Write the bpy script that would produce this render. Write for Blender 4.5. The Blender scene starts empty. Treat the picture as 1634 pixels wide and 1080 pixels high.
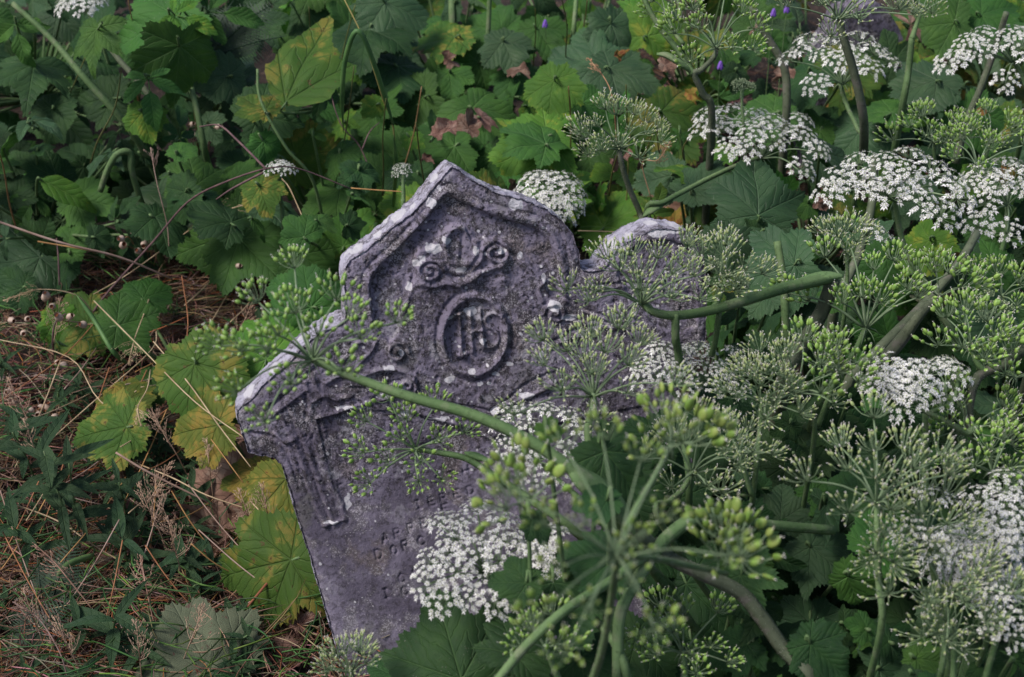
import bpy, math, random
import numpy as np
from mathutils import Vector, Matrix, Quaternion

SC = bpy.context.scene
COL = SC.collection

# ------------------------------------------------------------------ camera
CAM_Z = 1.40
PITCH = math.radians(33.0)
HFOV = math.radians(36.0)
cam_d = bpy.data.cameras.new("camera")
cam = bpy.data.objects.new("camera", cam_d)
COL.objects.link(cam)
cam.location = (0, 0, CAM_Z)
cam.rotation_euler = (math.pi / 2 - PITCH, 0, 0)
cam_d.sensor_width = 36.0
cam_d.lens = 18.0 / math.tan(HFOV / 2)
cam_d.clip_start = 0.05
cam_d.clip_end = 500.0
cam_d.dof.use_dof = True
cam_d.dof.focus_distance = 1.88
cam_d.dof.aperture_fstop = 9.0
SC.camera = cam

# ------------------------------------------------------------------ world, sun, exposure
SUN_EL, SUN_AZ = math.radians(56), math.radians(-112)      # azimuth from +Y towards +X
world = bpy.data.worlds.new("World")
SC.world = world
world.use_nodes = True
wn = world.node_tree
bg = wn.nodes["Background"]
sky = wn.nodes.new("ShaderNodeTexSky")
sky.sky_type = 'NISHITA'
sky.sun_disc = False
sky.sun_elevation = SUN_EL
sky.sun_rotation = SUN_AZ
sky.air_density = 1.2
sky.dust_density = 2.5
wn.links.new(sky.outputs[0], bg.inputs[0])
bg.inputs[1].default_value = 0.075
sun_d = bpy.data.lights.new("sun", 'SUN')
sun_d.energy = 2.3
sun_d.angle = math.radians(17)
sun_d.color = (1.0, 0.95, 0.87)
sun = bpy.data.objects.new("sun", sun_d)
COL.objects.link(sun)
sd = Vector((math.sin(SUN_AZ) * math.cos(SUN_EL), math.cos(SUN_AZ) * math.cos(SUN_EL), math.sin(SUN_EL)))
sun.rotation_euler = (-sd).to_track_quat('-Z', 'Y').to_euler()
SC.view_settings.view_transform = 'Standard'
SC.view_settings.look = 'None'
SC.view_settings.exposure = 0.50
SC.view_settings.gamma = 1.0
SC.cycles.max_bounces = 6
SC.cycles.diffuse_bounces = 3
SC.cycles.glossy_bounces = 2
SC.cycles.transmission_bounces = 3
SC.cycles.transparent_max_bounces = 4

# ------------------------------------------------------------------ picture <-> place
F = 817.0 / math.tan(HFOV / 2)
fw = np.array([0, math.cos(PITCH), -math.sin(PITCH)])
up = np.array([0, math.sin(PITCH), math.cos(PITCH)])
rt = np.array([1.0, 0, 0])
C0 = np.array([0, 0, CAM_Z])
def ray(px, py):
    return fw + (px - 817.0) / F * rt - (py - 540.0) / F * up
def P(px, py, d):
    return C0 + d * ray(px, py)
def PH(px, py, h):
    r = ray(px, py)
    return C0 + (h - CAM_Z) / r[2] * r
def proj(p):
    q = np.asarray(p) - C0
    d = q @ fw
    return 817 + F * (q @ rt) / d, 540 - F * (q @ up) / d, d

rng = np.random.default_rng(7)
random.seed(7)

def nrm(v):
    v = np.asarray(v, float)
    return v / (np.linalg.norm(v) + 1e-12)

# ------------------------------------------------------------------ helpers
def mesh(name, verts, faces, mats, mat_idx=None, smooth=True):
    me = bpy.data.meshes.new(name)
    me.from_pydata([tuple(map(float, v)) for v in verts], [], faces)
    for m in mats:
        me.materials.append(m)
    if mat_idx is not None:
        me.polygons.foreach_set("material_index", np.asarray(mat_idx, dtype=np.int32))
    if smooth:
        me.polygons.foreach_set("use_smooth", np.ones(len(me.polygons), dtype=bool))
    me.update()
    return me
def link(name, me, parent=None, loc=(0, 0, 0), quat=None, scale=None):
    o = bpy.data.objects.new(name, me)
    COL.objects.link(o)
    if parent is not None:
        o.parent = parent
    o.location = tuple(map(float, loc))
    if quat is not None:
        o.rotation_mode = 'QUATERNION'
        o.rotation_quaternion = quat
    if scale is not None:
        o.scale = scale if hasattr(scale, '__len__') else (scale,) * 3
    return o
def tag(o, label=None, cat=None, group=None, kind=None):
    if label: o["label"] = label
    if cat: o["category"] = cat
    if group: o["group"] = group
    if kind: o["kind"] = kind
    return o
def thing(name, label, cat, loc, group=None):
    o = link(name, None, None, loc)
    o.empty_display_size = 0.05
    return tag(o, label, cat, group)

def smooth_path(pts, n=4):
    pts = [np.asarray(p, float) for p in pts]
    if len(pts) < 3:
        return np.array(pts)
    out = []
    Q = [2 * pts[0] - pts[1]] + pts + [2 * pts[-1] - pts[-2]]
    for i in range(1, len(Q) - 2):
        a, b, c, d = Q[i - 1:i + 3]
        for k in range(n):
            t = k / n
            out.append(0.5 * ((2 * b) + (c - a) * t + (2 * a - 5 * b + 4 * c - d) * t * t + (3 * b - a - 3 * c + d) * t ** 3))
    out.append(Q[-2])
    return np.array(out)

class MB:
    """collects verts/faces of ONE mesh"""
    def __init__(s):
        s.v, s.f, s.m, s.n, s.c = [], [], [], 0, []
    def add(s, v, f, mi=0, col=None):
        s.v.append(np.asarray(v, float))
        s.f += [tuple(i + s.n for i in q) for q in f]
        s.m += [mi] * len(f)
        s.c += [col if col is not None else (1, 1, 1)] * len(v)
        s.n += len(v)
    def tube(s, pts, rad, sides=6, mi=0, sm=3, rib=0.0, col=None, flat=1.0, upv=None):
        p = smooth_path(pts, sm) if sm > 1 else np.asarray(pts, float)
        n = len(p)
        r = np.interp(np.linspace(0, 1, n), np.linspace(0, 1, len(rad)), rad) if hasattr(rad, '__len__') else np.full(n, rad)
        T = np.gradient(p, axis=0)
        T /= np.linalg.norm(T, axis=1)[:, None] + 1e-12
        ref = np.array([0.3, 0.2, 1.0]) if upv is None else np.asarray(upv, float)
        if abs(nrm(ref) @ T[0]) > 0.95: ref = np.array([1.0, 0.1, 0])
        X = nrm(ref - (ref @ T[0]) * T[0])
        V = []
        ang = np.arange(sides) * 2 * math.pi / sides
        rm = 1 + rib * np.where(np.arange(sides) % 2 == 0, 1, -1)
        for i in range(n):
            X = nrm(X - (X @ T[i]) * T[i])
            Y = np.cross(T[i], X)
            V.append(p[i] + r[i] * ((np.cos(ang) * rm)[:, None] * X * flat + (np.sin(ang) * rm)[:, None] * Y))
        V = np.concatenate(V)
        fs = []
        for i in range(n - 1):
            a = i * sides
            for k in range(sides):
                k2 = (k + 1) % sides
                fs.append((a + k, a + k2, a + sides + k2, a + sides + k))
        fs.append(tuple(range(sides))[::-1])
        fs.append(tuple((n - 1) * sides + k for k in range(sides)))
        s.add(V, fs, mi, col)
    def blob(s, c, ax, L, W, T, mi=0, nl=5, ns=6, col=None, side=None):
        """ellipsoid, long axis ax"""
        ax = nrm(ax)
        sd_ = np.array([0.31, 0.77, 0.4]) if side is None else np.asarray(side, float)
        X = nrm(sd_ - (sd_ @ ax) * ax); Y = np.cross(ax, X)
        V = [c - ax * L / 2]
        for i in range(1, nl):
            t = math.pi * i / nl
            for k in range(ns):
                a = 2 * math.pi * k / ns
                V.append(c - ax * math.cos(t) * L / 2 + math.sin(t) * (math.cos(a) * W / 2 * X + math.sin(a) * T / 2 * Y))
        V.append(c + ax * L / 2)
        fs = [(0, 1 + (k + 1) % ns, 1 + k) for k in range(ns)]
        for i in range(nl - 2):
            for k in range(ns):
                a = 1 + i * ns
                fs.append((a + k, a + (k + 1) % ns, a + ns + (k + 1) % ns, a + ns + k))
        e = len(V) - 1; a = 1 + (nl - 2) * ns
        fs += [(a + k, a + (k + 1) % ns, e) for k in range(ns)]
        s.add(V, fs, mi, col)
    def build(s, name, mats, smooth=True, offset=None, colattr=False):
        V = np.concatenate(s.v)
        if offset is not None: V = V - np.asarray(offset)
        me = mesh(name, V, s.f, mats, s.m, smooth)
        if colattr:
            ca = me.color_attributes.new("tint", 'FLOAT_COLOR', 'POINT')
            ca.data.foreach_set("color", np.array([(c[0], c[1], c[2], 1) for c in s.c], dtype=np.float32).ravel())
        return me

# ------------------------------------------------------------------ materials
def newmat(name):
    m = bpy.data.materials.new(name)
    m.use_nodes = True
    nt = m.node_tree
    b = nt.nodes["Principled BSDF"]
    return m, nt, b
def N(nt, t, **kw):
    n = nt.nodes.new(t)
    for k, v in kw.items():
        if k.startswith('i_'):
            n.inputs[k[2:].replace('_', ' ')].default_value = v
        else:
            setattr(n, k, v)
    return n
def math_(nt, op, a, b=None, c=None, clamp=False):
    n = nt.nodes.new("ShaderNodeMath"); n.operation = op; n.use_clamp = clamp
    for i, x in enumerate((a, b, c)):
        if x is None: continue
        if isinstance(x, (int, float)): n.inputs[i].default_value = x
        else: nt.links.new(x, n.inputs[i])
    return n.outputs[0]
def mixc(nt, f, a, b, mode='MIX'):
    n = nt.nodes.new("ShaderNodeMix"); n.data_type = 'RGBA'; n.blend_type = mode
    if isinstance(f, (int, float)): n.inputs[0].default_value = f
    else: nt.links.new(f, n.inputs[0])
    for i, x in ((6, a), (7, b)):
        if isinstance(x, tuple): n.inputs[i].default_value = (*x, 1)
        else: nt.links.new(x, n.inputs[i])
    return n.outputs[2]
def ramp(nt, x, lo, hi, smooth=True):
    n = nt.nodes.new("ShaderNodeMapRange")
    n.interpolation_type = 'SMOOTHSTEP' if smooth else 'LINEAR'
    nt.links.new(x, n.inputs[0])
    n.inputs[1].default_value = lo; n.inputs[2].default_value = hi
    return n.outputs[0]
def noise(nt, vec, scale, detail=3, rough=0.55, out=0):
    n = nt.nodes.new("ShaderNodeTexNoise")
    n.inputs["Scale"].default_value = scale; n.inputs["Detail"].default_value = detail; n.inputs["Roughness"].default_value = rough
    if vec is not None: nt.links.new(vec, n.inputs["Vector"])
    return n.outputs[out]
def bump(nt, h, strength, dist, prev=None):
    n = nt.nodes.new("ShaderNodeBump")
    n.inputs["Strength"].default_value = strength; n.inputs["Distance"].default_value = dist
    nt.links.new(h, n.inputs["Height"])
    if prev is not None: nt.links.new(prev, n.inputs["Normal"])
    return n.outputs[0]

def leaf_material(name, base, alt, vein, patch=None, patch_amt=0.5, rough=0.58, specks=0.0, var=0.35, trans=0.22, brown=None):
    m, nt, b = newmat(name)
    uv = N(nt, "ShaderNodeUVMap", uv_map="vein")
    sep = N(nt, "ShaderNodeSeparateXYZ"); nt.links.new(uv.outputs[0], sep.inputs[0])
    u = sep.outputs[0]; v = math_(nt, 'ABSOLUTE', sep.outputs[1])
    tc = N(nt, "ShaderNodeTexCoord")
    oi = N(nt, "ShaderNodeObjectInfo")
    # displaced object coordinates so every leaf differs
    addv = N(nt, "ShaderNodeVectorMath", operation='ADD')
    nt.links.new(tc.outputs["Object"], addv.inputs[0])
    cmb = N(nt, "ShaderNodeCombineXYZ")
    nt.links.new(math_(nt, 'MULTIPLY', oi.outputs["Random"], 37.0), cmb.inputs[0])
    nt.links.new(math_(nt, 'MULTIPLY', oi.outputs["Random"], 91.0), cmb.inputs[2])
    nt.links.new(cmb.outputs[0], addv.inputs[1])
    vec = addv.outputs[0]
    n_lo = noise(nt, vec, 2.2, 3)
    n_mid = noise(nt, vec, 9, 4)
    n_hi = noise(nt, vec, 60, 3)
    wob = math_(nt, 'MULTIPLY', math_(nt, 'SUBTRACT', noise(nt, vec, 5, 2), 0.5), 0.10)
    # main veins, chevron side veins, fine net
    mainv = math_(nt, 'SUBTRACT', 1.0, ramp(nt, math_(nt, 'ADD', v, math_(nt, 'MULTIPLY', u, 0.006)), 0.004, 0.022))
    s = math_(nt, 'MULTIPLY', math_(nt, 'ADD', math_(nt, 'SUBTRACT', u, math_(nt, 'POWER', v, 0.85)), math_(nt, 'MULTIPLY', wob, 1.6)), 5.6)
    fr = math_(nt, 'ABSOLUTE', math_(nt, 'SUBTRACT', math_(nt, 'FRACT', s), 0.5))
    sidev = math_(nt, 'SUBTRACT', 1.0, ramp(nt, fr, 0.0, 0.09))
    s2 = math_(nt, 'MULTIPLY', math_(nt, 'ADD', math_(nt, 'ADD', u, math_(nt, 'MULTIPLY', v, 1.6)), wob), 24)
    fr2 = math_(nt, 'ABSOLUTE', math_(nt, 'SUBTRACT', math_(nt, 'FRACT', s2), 0.5))
    sidev2 = math_(nt, 'SUBTRACT', 1.0, ramp(nt, fr2, 0.0, 0.16))
    veins = math_(nt, 'MAXIMUM', mainv, math_(nt, 'MAXIMUM', math_(nt, 'MULTIPLY', sidev, 0.75), math_(nt, 'MULTIPLY', sidev2, 0.18)))
    col = mixc(nt, ramp(nt, n_lo, 0.35, 0.68), base, alt)
    if patch is not None:
        pm = ramp(nt, math_(nt, 'SUBTRACT', math_(nt, 'ADD', n_lo, math_(nt, 'MULTIPLY', math_(nt, 'SUBTRACT', n_mid, 0.5), 0.5)),
                            math_(nt, 'MULTIPLY', veins, 0.12)), 0.62 - patch_amt * 0.35, 0.72 - patch_amt * 0.25)
        col = mixc(nt, pm, col, patch)
    if brown is not None:
        bm = ramp(nt, math_(nt, 'ADD', n_mid, math_(nt, 'MULTIPLY', n_hi, 0.3)), 0.78, 0.86)
        col = mixc(nt, bm, col, brown)
    col = mixc(nt, math_(nt, 'MULTIPLY', veins, 0.6), col, vein)
    col = mixc(nt, math_(nt, 'MULTIPLY', n_hi, 0.35), col, tuple(c * 0.55 for c in base))
    # insect holes / dark specks and fallen pale bits
    vor = N(nt, "ShaderNodeTexVoronoi", i_Scale=26.0); nt.links.new(vec, vor.inputs["Vector"])
    sepc = N(nt, "ShaderNodeSeparateXYZ"); nt.links.new(vor.outputs["Color"], sepc.inputs[0])
    dk = math_(nt, 'MULTIPLY', math_(nt, 'SUBTRACT', 1.0, ramp(nt, vor.outputs["Distance"], 0.10, 0.22)), math_(nt, 'GREATER_THAN', sepc.outputs[0], 0.86))
    col = mixc(nt, math_(nt, 'MULTIPLY', dk, 0.7), col, (0.05, 0.03, 0.015))
    if specks > 0:
        vo2 = N(nt, "ShaderNodeTexVoronoi", i_Scale=48.0); nt.links.new(vec, vo2.inputs["Vector"])
        sp2 = N(nt, "ShaderNodeSeparateXYZ"); nt.links.new(vo2.outputs["Color"], sp2.inputs[0])
        clus = ramp(nt, noise(nt, vec, 3.3, 1), 0.5, 0.6)
        pk = math_(nt, 'MULTIPLY', math_(nt, 'SUBTRACT', 1.0, ramp(nt, vo2.outputs["Distance"], 0.08, 0.2)), math_(nt, 'MULTIPLY', math_(nt, 'GREATER_THAN', sp2.outputs[1], 1 - specks), clus))
        col = mixc(nt, pk, col, (0.55, 0.5, 0.48))
    hsv = N(nt, "ShaderNodeHueSaturation")
    nt.links.new(col, hsv.inputs["Color"])
    r2 = math_(nt, 'FRACT', math_(nt, 'MULTIPLY', oi.outputs["Random"], 7.31))
    nt.links.new(math_(nt, 'ADD', 1 - var * 0.6, math_(nt, 'MULTIPLY', oi.outputs["Random"], var * 1.2)), hsv.inputs["Value"])
    nt.links.new(math_(nt, 'ADD', 0.487, math_(nt, 'MULTIPLY', r2, 0.026)), hsv.inputs["Hue"])
    nt.links.new(hsv.outputs[0], b.inputs["Base Color"])
    b.inputs["Roughness"].default_value = rough
    b.inputs["Specular IOR Level"].default_value = 0.24
    h = math_(nt, 'ADD', math_(nt, 'MULTIPLY', veins, -0.8), math_(nt, 'ADD', math_(nt, 'MULTIPLY', n_hi, 0.35), math_(nt, 'MULTIPLY', fr, 0.55)))
    bn = bump(nt, h, 0.6, 0.003)
    nt.links.new(bn, b.inputs["Normal"])
    tr = N(nt, "ShaderNodeBsdfTranslucent"); nt.links.new(hsv.outputs[0], tr.inputs[0]); nt.links.new(bn, tr.inputs[1])
    mx = N(nt, "ShaderNodeMixShader"); mx.inputs[0].default_value = trans
    nt.links.new(b.outputs[0], mx.inputs[1]); nt.links.new(tr.outputs[0], mx.inputs[2])
    nt.links.new(mx.outputs[0], nt.nodes["Material Output"].inputs[0])
    return m

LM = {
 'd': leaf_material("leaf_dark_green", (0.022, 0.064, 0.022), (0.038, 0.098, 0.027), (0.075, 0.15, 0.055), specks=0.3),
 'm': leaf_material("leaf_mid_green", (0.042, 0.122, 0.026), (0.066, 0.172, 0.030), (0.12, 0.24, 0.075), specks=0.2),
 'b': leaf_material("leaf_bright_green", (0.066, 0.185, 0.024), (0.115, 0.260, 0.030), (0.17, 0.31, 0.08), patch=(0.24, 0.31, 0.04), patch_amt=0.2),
 'g': leaf_material("leaf_grey_green", (0.044, 0.100, 0.045), (0.064, 0.130, 0.055), (0.11, 0.18, 0.10), specks=0.3, rough=0.42),
 'y': leaf_material("leaf_yellowing_green", (0.062, 0.140, 0.024), (0.110, 0.190, 0.030), (0.075, 0.13, 0.035), patch=(0.27, 0.245, 0.05), patch_amt=0.30, brown=(0.13, 0.06, 0.03), trans=0.3),
 'Y': leaf_material("leaf_yellow", (0.12, 0.165, 0.03), (0.22, 0.22, 0.04), (0.08, 0.12, 0.03), patch=(0.34, 0.25, 0.05), patch_amt=0.5, brown=(0.16, 0.06, 0.03), trans=0.3),
 'o': leaf_material("leaf_orange", (0.36, 0.26, 0.06), (0.55, 0.33, 0.08), (0.15, 0.18, 0.05), patch=(0.5, 0.16, 0.08), patch_amt=0.45, brown=(0.2, 0.05, 0.04), trans=0.3),
 'n': leaf_material("leaf_dead_brown", (0.20, 0.11, 0.085), (0.30, 0.18, 0.14), (0.12, 0.07, 0.06), patch=(0.36, 0.25, 0.2), patch_amt=0.3, rough=0.85, trans=0.1),
 'p': leaf_material("leaf_pale_underside", (0.115, 0.135, 0.085), (0.155, 0.175, 0.11), (0.20, 0.23, 0.15), brown=(0.12, 0.05, 0.05), rough=0.75),
}
def simple(name, c1, c2, scale=40, rough=0.6, spec=0.3, bumpd=0.0, rand=0.0, tint=False):
    m, nt, b = newmat(name)
    tc = N(nt, "ShaderNodeTexCoord")
    n = noise(nt, tc.outputs["Object"], scale, 3)
    col = mixc(nt, ramp(nt, n, 0.35, 0.65), c1, c2)
    if tint:
        a = N(nt, "ShaderNodeVertexColor", layer_name="tint")
        col = mixc(nt, 1.0, col, a.outputs[0], 'MULTIPLY')
    if rand:
        oi = N(nt, "ShaderNodeObjectInfo")
        hs = N(nt, "ShaderNodeHueSaturation"); nt.links.new(col, hs.inputs["Color"])
        nt.links.new(math_(nt, 'ADD', 1 - rand / 2, math_(nt, 'MULTIPLY', oi.outputs["Random"], rand)), hs.inputs["Value"])
        col = hs.outputs[0]
    nt.links.new(col, b.inputs["Base Color"])
    b.inputs["Roughness"].default_value = rough
    b.inputs["Specular IOR Level"].default_value = spec
    if bumpd: nt.links.new(bump(nt, n, 0.6, bumpd), b.inputs["Normal"])
    return m
def stem_mat(name, c1, c2, c3):
    m, nt, b = newmat(name)
    tc = N(nt, "ShaderNodeTexCoord"); oi = N(nt, "ShaderNodeObjectInfo")
    n1 = noise(nt, tc.outputs["Object"], 14, 4, .6); n2 = noise(nt, tc.outputs["Object"], 160, 4, .7); n3 = noise(nt, tc.outputs["Object"], 45, 3, .6)
    col = mixc(nt, ramp(nt, n1, .35, .65), c1, c2)
    col = mixc(nt, math_(nt, 'MULTIPLY', ramp(nt, n3, .52, .68), .6), col, c3)
    col = mixc(nt, math_(nt, 'MULTIPLY', ramp(nt, n2, .55, .66), .55), col, tuple(c * .45 for c in c1))
    hs = N(nt, "ShaderNodeHueSaturation"); nt.links.new(col, hs.inputs["Color"])
    nt.links.new(math_(nt, 'ADD', .85, math_(nt, 'MULTIPLY', oi.outputs["Random"], .3)), hs.inputs["Value"])
    nt.links.new(hs.outputs[0], b.inputs["Base Color"]); b.inputs["Roughness"].default_value = .65; b.inputs["Specular IOR Level"].default_value = .2
    nt.links.new(bump(nt, n2, .7, .0012), b.inputs["Normal"])
    return m
M_STEM = stem_mat("stem_green", (0.095, 0.165, 0.065), (0.15, 0.23, 0.10), (0.20, 0.22, 0.14))
M_STEMD = stem_mat("stem_ribbed_purple_green", (0.085, 0.105, 0.065), (0.15, 0.175, 0.115), (0.20, 0.17, 0.16))
M_HAIR = simple('stem_hair', (0.42, 0.45, 0.38), (0.55, 0.56, 0.5), 90, 0.6)
M_RAY = simple("umbel_ray", (0.15, 0.22, 0.12), (0.20, 0.27, 0.16), 80, 0.55, rand=0.3)
M_PET = simple("petal_white", (0.68, 0.67, 0.66), (0.80, 0.79, 0.79), 30, 0.6, 0.2)
M_CEN = simple("flower_centre", (0.35, 0.40, 0.12), (0.45, 0.48, 0.2), 200, 0.5)
M_FRU = simple("fruit_green", (0.17, 0.31, 0.065), (0.28, 0.42, 0.10), 160, 0.42, 0.4, rand=0.35)
M_FRY = simple("fruit_young_yellow_green", (0.25, 0.33, 0.13), (0.37, 0.43, 0.19), 200, 0.5, rand=0.3)
M_FRL = simple('fruit_ripening', (0.17, 0.29, 0.055), (0.27, 0.33, 0.09), 90, 0.45, 0.35, rand=0.3)
M_TIP = simple("fruit_tip_pale", (0.62, 0.58, 0.44), (0.75, 0.72, 0.62), 100, 0.6)
M_BUD = simple("bud_green", (0.22, 0.30, 0.16), (0.38, 0.44, 0.28), 300, 0.6)
M_STRAW = simple("dry_straw", (0.27, 0.185, 0.13), (0.38, 0.28, 0.21), 30, 0.7, tint=True)
M_GRASS = simple("grass_blade_green", (0.06, 0.14, 0.045), (0.10, 0.20, 0.06), 30, 0.5, tint=True)
M_TWIG = simple("twig_bark", (0.10, 0.055, 0.065), (0.17, 0.10, 0.10), 90, 0.7, bumpd=0.0006)
M_CAPS = simple("dry_capsule", (0.42, 0.30, 0.24), (0.56, 0.44, 0.38), 80, 0.7)
M_HOLE = simple("capsule_inside", (0.10, 0.03, 0.015), (0.16, 0.05, 0.02), 80, 0.9)
M_PURP = simple("petal_purple", (0.16, 0.07, 0.42), (0.24, 0.12, 0.55), 60, 0.6)
M_LANC = leaf_material("leaf_lance", (0.028, 0.066, 0.030), (0.044, 0.088, 0.036), (0.06, 0.11, 0.05))
M_FERN = simple("fern_frond", (0.022, 0.044, 0.026), (0.034, 0.062, 0.036), 60, 0.6)

# ------------------------------------------------------------------ ground
def vnoise(x, y, seed, f):
    r = np.random.default_rng(seed)
    G = r.random((256, 256))
    X = x * f; Y = y * f
    xi = np.floor(X).astype(int); yi = np.floor(Y).astype(int)
    fx = X - xi; fy = Y - yi
    fx = fx * fx * (3 - 2 * fx); fy = fy * fy * (3 - 2 * fy)
    a = G[xi % 256, yi % 256]; b = G[(xi + 1) % 256, yi % 256]; c = G[xi % 256, (yi + 1) % 256]; d = G[(xi + 1) % 256, (yi + 1) % 256]
    return (a * (1 - fx) + b * fx) * (1 - fy) + (c * (1 - fx) + d * fx) * fy
def ground_z(x, y):
    x = np.asarray(x, float); y = np.asarray(y, float)
    z = 0.07 * (vnoise(x, y, 3, 2.3) - 0.5) + 0.03 * (vnoise(x, y, 4, 8) - 0.5) + 0.012 * (vnoise(x, y, 5, 31) - 0.5)
    far = np.clip((np.hypot(x, y - 2) - 6) / 30, 0, 1)
    return z + 0.10 * np.clip((-x - 0.1) * 0.35, 0, 0.6) + far * 1.5 * vnoise(x, y, 8, 0.05)
cx = np.concatenate([-np.geomspace(150, 2.6, 24), np.linspace(-2.5, 2.5, 150), np.geomspace(2.6, 150, 24)])
cy = np.concatenate([-np.geomspace(150, 0.4, 20), np.linspace(0.0, 5.5, 170), np.geomspace(5.7, 200, 24)])
GX, GY = np.meshgrid(cx, cy, indexing='ij')
GZ = ground_z(GX, GY)
ny = len(cy)
gv = np.stack([GX, GY, GZ], -1).reshape(-1, 3)
gf = [(i * ny + j, (i + 1) * ny + j, (i + 1) * ny + j + 1, i * ny + j + 1) for i in range(len(cx) - 1) for j in range(ny - 1)]
m, nt, b = newmat("soil_litter")
tc = N(nt, "ShaderNodeTexCoord")
n1 = noise(nt, tc.outputs["Object"], 9, 5); n2 = noise(nt, tc.outputs["Object"], 85, 5, 0.7)
col = mixc(nt, ramp(nt, n1, 0.4, 0.65), (0.020, 0.013, 0.011), (0.050, 0.030, 0.024))
col = mixc(nt, ramp(nt, n2, 0.52, 0.7), col, (0.14, 0.085, 0.065))
nt.links.new(col, b.inputs["Base Color"]); b.inputs["Roughness"].default_value = 0.95
nt.links.new(bump(nt, n2, 0.9, 0.01), b.inputs["Normal"])
g = link("ground", mesh("ground", gv, gf, [m]))
tag(g, kind="structure")

# ------------------------------------------------------------------ gravestone
ST_N = nrm(-fw + 0.17 * rt - 0.24 * up)
ST_O = P(760, 620, 1.85)
def plane_pts(px, py):
    px = np.asarray(px, float); py = np.asarray(py, float)
    R = fw[None] + ((px - 817.0) / F)[:, None] * rt[None] - ((py - 540.0) / F)[:, None] * up[None]
    t = ((ST_O - C0) @ ST_N) / (R @ ST_N)
    return C0 + t[:, None] * R
OUT = [(716,272),(722,267),(733,273),(752,286),(770,297),(797,310),(837,320),(870,333),(897,353),(913,373),(925,403),(928,431),
 (946,434),(963,432),(975,414),(983,402),(1000,388),(1027,373),(1057,364),(1093,368),(1113,380),(1121,397),(1126,430),(1128,490),(1127,545),
 (1115,560),(1098,575),(1086,600),(1084,640),(1120,800),(1168,1000),(1270,1420),
 (655,1440),(541,1047),(498,900),(456,763),(450,744),(437,731),(417,727),(396,721),(387,694),(379,669),(378,654),
 (400,640),(417,618),(439,599),(462,579),(481,557),(509,534),(525,526),(551,515),(552,480),(548,443),(552,428),(560,416),(590,396),(620,369),(660,339),(690,304)]
OUTA = np.array(OUT, float)
def seg_dist(X, Y, pts, closed=False):
    pts = np.asarray(pts, float)
    D = np.full(X.shape, 1e9); NX = X.copy(); NY = Y.copy()
    n = len(pts)
    for i in range(n if closed else n - 1):
        a = pts[i]; b_ = pts[(i + 1) % n]; ab = b_ - a
        t = np.clip(((X - a[0]) * ab[0] + (Y - a[1]) * ab[1]) / (ab @ ab + 1e-9), 0, 1)
        qx = a[0] + t * ab[0]; qy = a[1] + t * ab[1]
        d = np.hypot(X - qx, Y - qy)
        k = d < D
        D[k] = d[k]; NX[k] = qx[k]; NY[k] = qy[k]
    return D, NX, NY
def inside(X, Y, pts):
    r = np.zeros(X.shape, bool); n = len(pts)
    for i in range(n):
        x1, y1 = pts[i]; x2, y2 = pts[(i + 1) % n]
        c = ((y1 > Y) != (y2 > Y)) & (X < (x2 - x1) * (Y - y1) / (y2 - y1 + 1e-12) + x1)
        r ^= c
    return r
GS = 1.55
gx = np.arange(372, 1280, GS); gy1 = np.arange(262, 1100, GS); gy = np.concatenate([gy1, np.arange(gy1[-1] + 8, 1446, 8)])
X, Y = np.meshgrid(gx, gy, indexing='ij')
IN = inside(X, Y, OUTA)
D, NX, NY = seg_dist(X, Y, OUTA, True)
def sstep(a, b_, x):
    t = np.clip((x - a) / (b_ - a), 0, 1); return t * t * (3 - 2 * t)
H = np.zeros(X.shape)
def line(pts, w, h, curve=True):
    """ridge (h>0) or groove (h<0) of half width w px, height h mm"""
    global H
    p = smooth_path([np.array(q, float) for q in pts], 6) if curve and len(pts) > 2 else np.array(pts, float)
    x0, y0 = p.min(0) - 4 * w; x1, y1 = p.max(0) + 4 * w
    i0, i1 = np.searchsorted(gx, [x0, x1]); j0, j1 = np.searchsorted(gy, [y0, y1])
    if i1 <= i0 or j1 <= j0: return
    d, _, _ = seg_dist(X[i0:i1, j0:j1], Y[i0:i1, j0:j1], p)
    H[i0:i1, j0:j1] += h * np.exp(-(d / w) ** 2)
def plateau(poly, h, soft=4):
    global H
    poly = np.array(poly, float)
    ins = inside(X, Y, poly)
    d, _, _ = seg_dist(X, Y, poly, True)
    s = np.where(ins, d, -d)
    H += h * sstep(-soft / 2, soft / 2, s)
def spiral(cx_, cy_, r0, turns, a0, w, h, sgn=1, sq=1.0, tail=None):
    pts = []
    n = int(turns * 14)
    for i in range(n + 1):
        t = i / n
        r = r0 * (1 - t) ** 0.8 + 1.5
        a = a0 + sgn * t * turns * 2 * math.pi
        pts.append((cx_ + r * math.cos(a), cy_ + r * math.sin(a) * sq))
    if tail: pts = [tuple(q) for q in tail] + pts
    line(pts, w, h, curve=False)
# recessed ogee panel under the border, leaving the shield with the scrolls standing
plateau([(716,312),(740,323),(775,341),(815,352),(850,362),(872,378),(886,404),(894,440),(893,476),(878,474),(868,452),(835,420),(800,396),(775,378),
         (752,384),(741,362),(722,358),(702,372),(690,396),(668,398),(655,420),(664,438),(655,462),(640,492),(636,530),(622,548),(598,520),(592,480),(590,452),(602,430),(640,393),(680,350)], -7.0, 5)
line([(590,500),(587,452),(600,425),(640,388),(680,344),(714,305),(760,327),(815,344),(855,355),(880,372),(893,400),(901,440),(902,480)], 4.5, 2.8)
line([(580,520),(577,450),(592,420),(633,382),(676,336),(713,293),(764,318),(820,334),(862,346),(890,366),(904,398),(911,440)], 2.2, -1.4)
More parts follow.
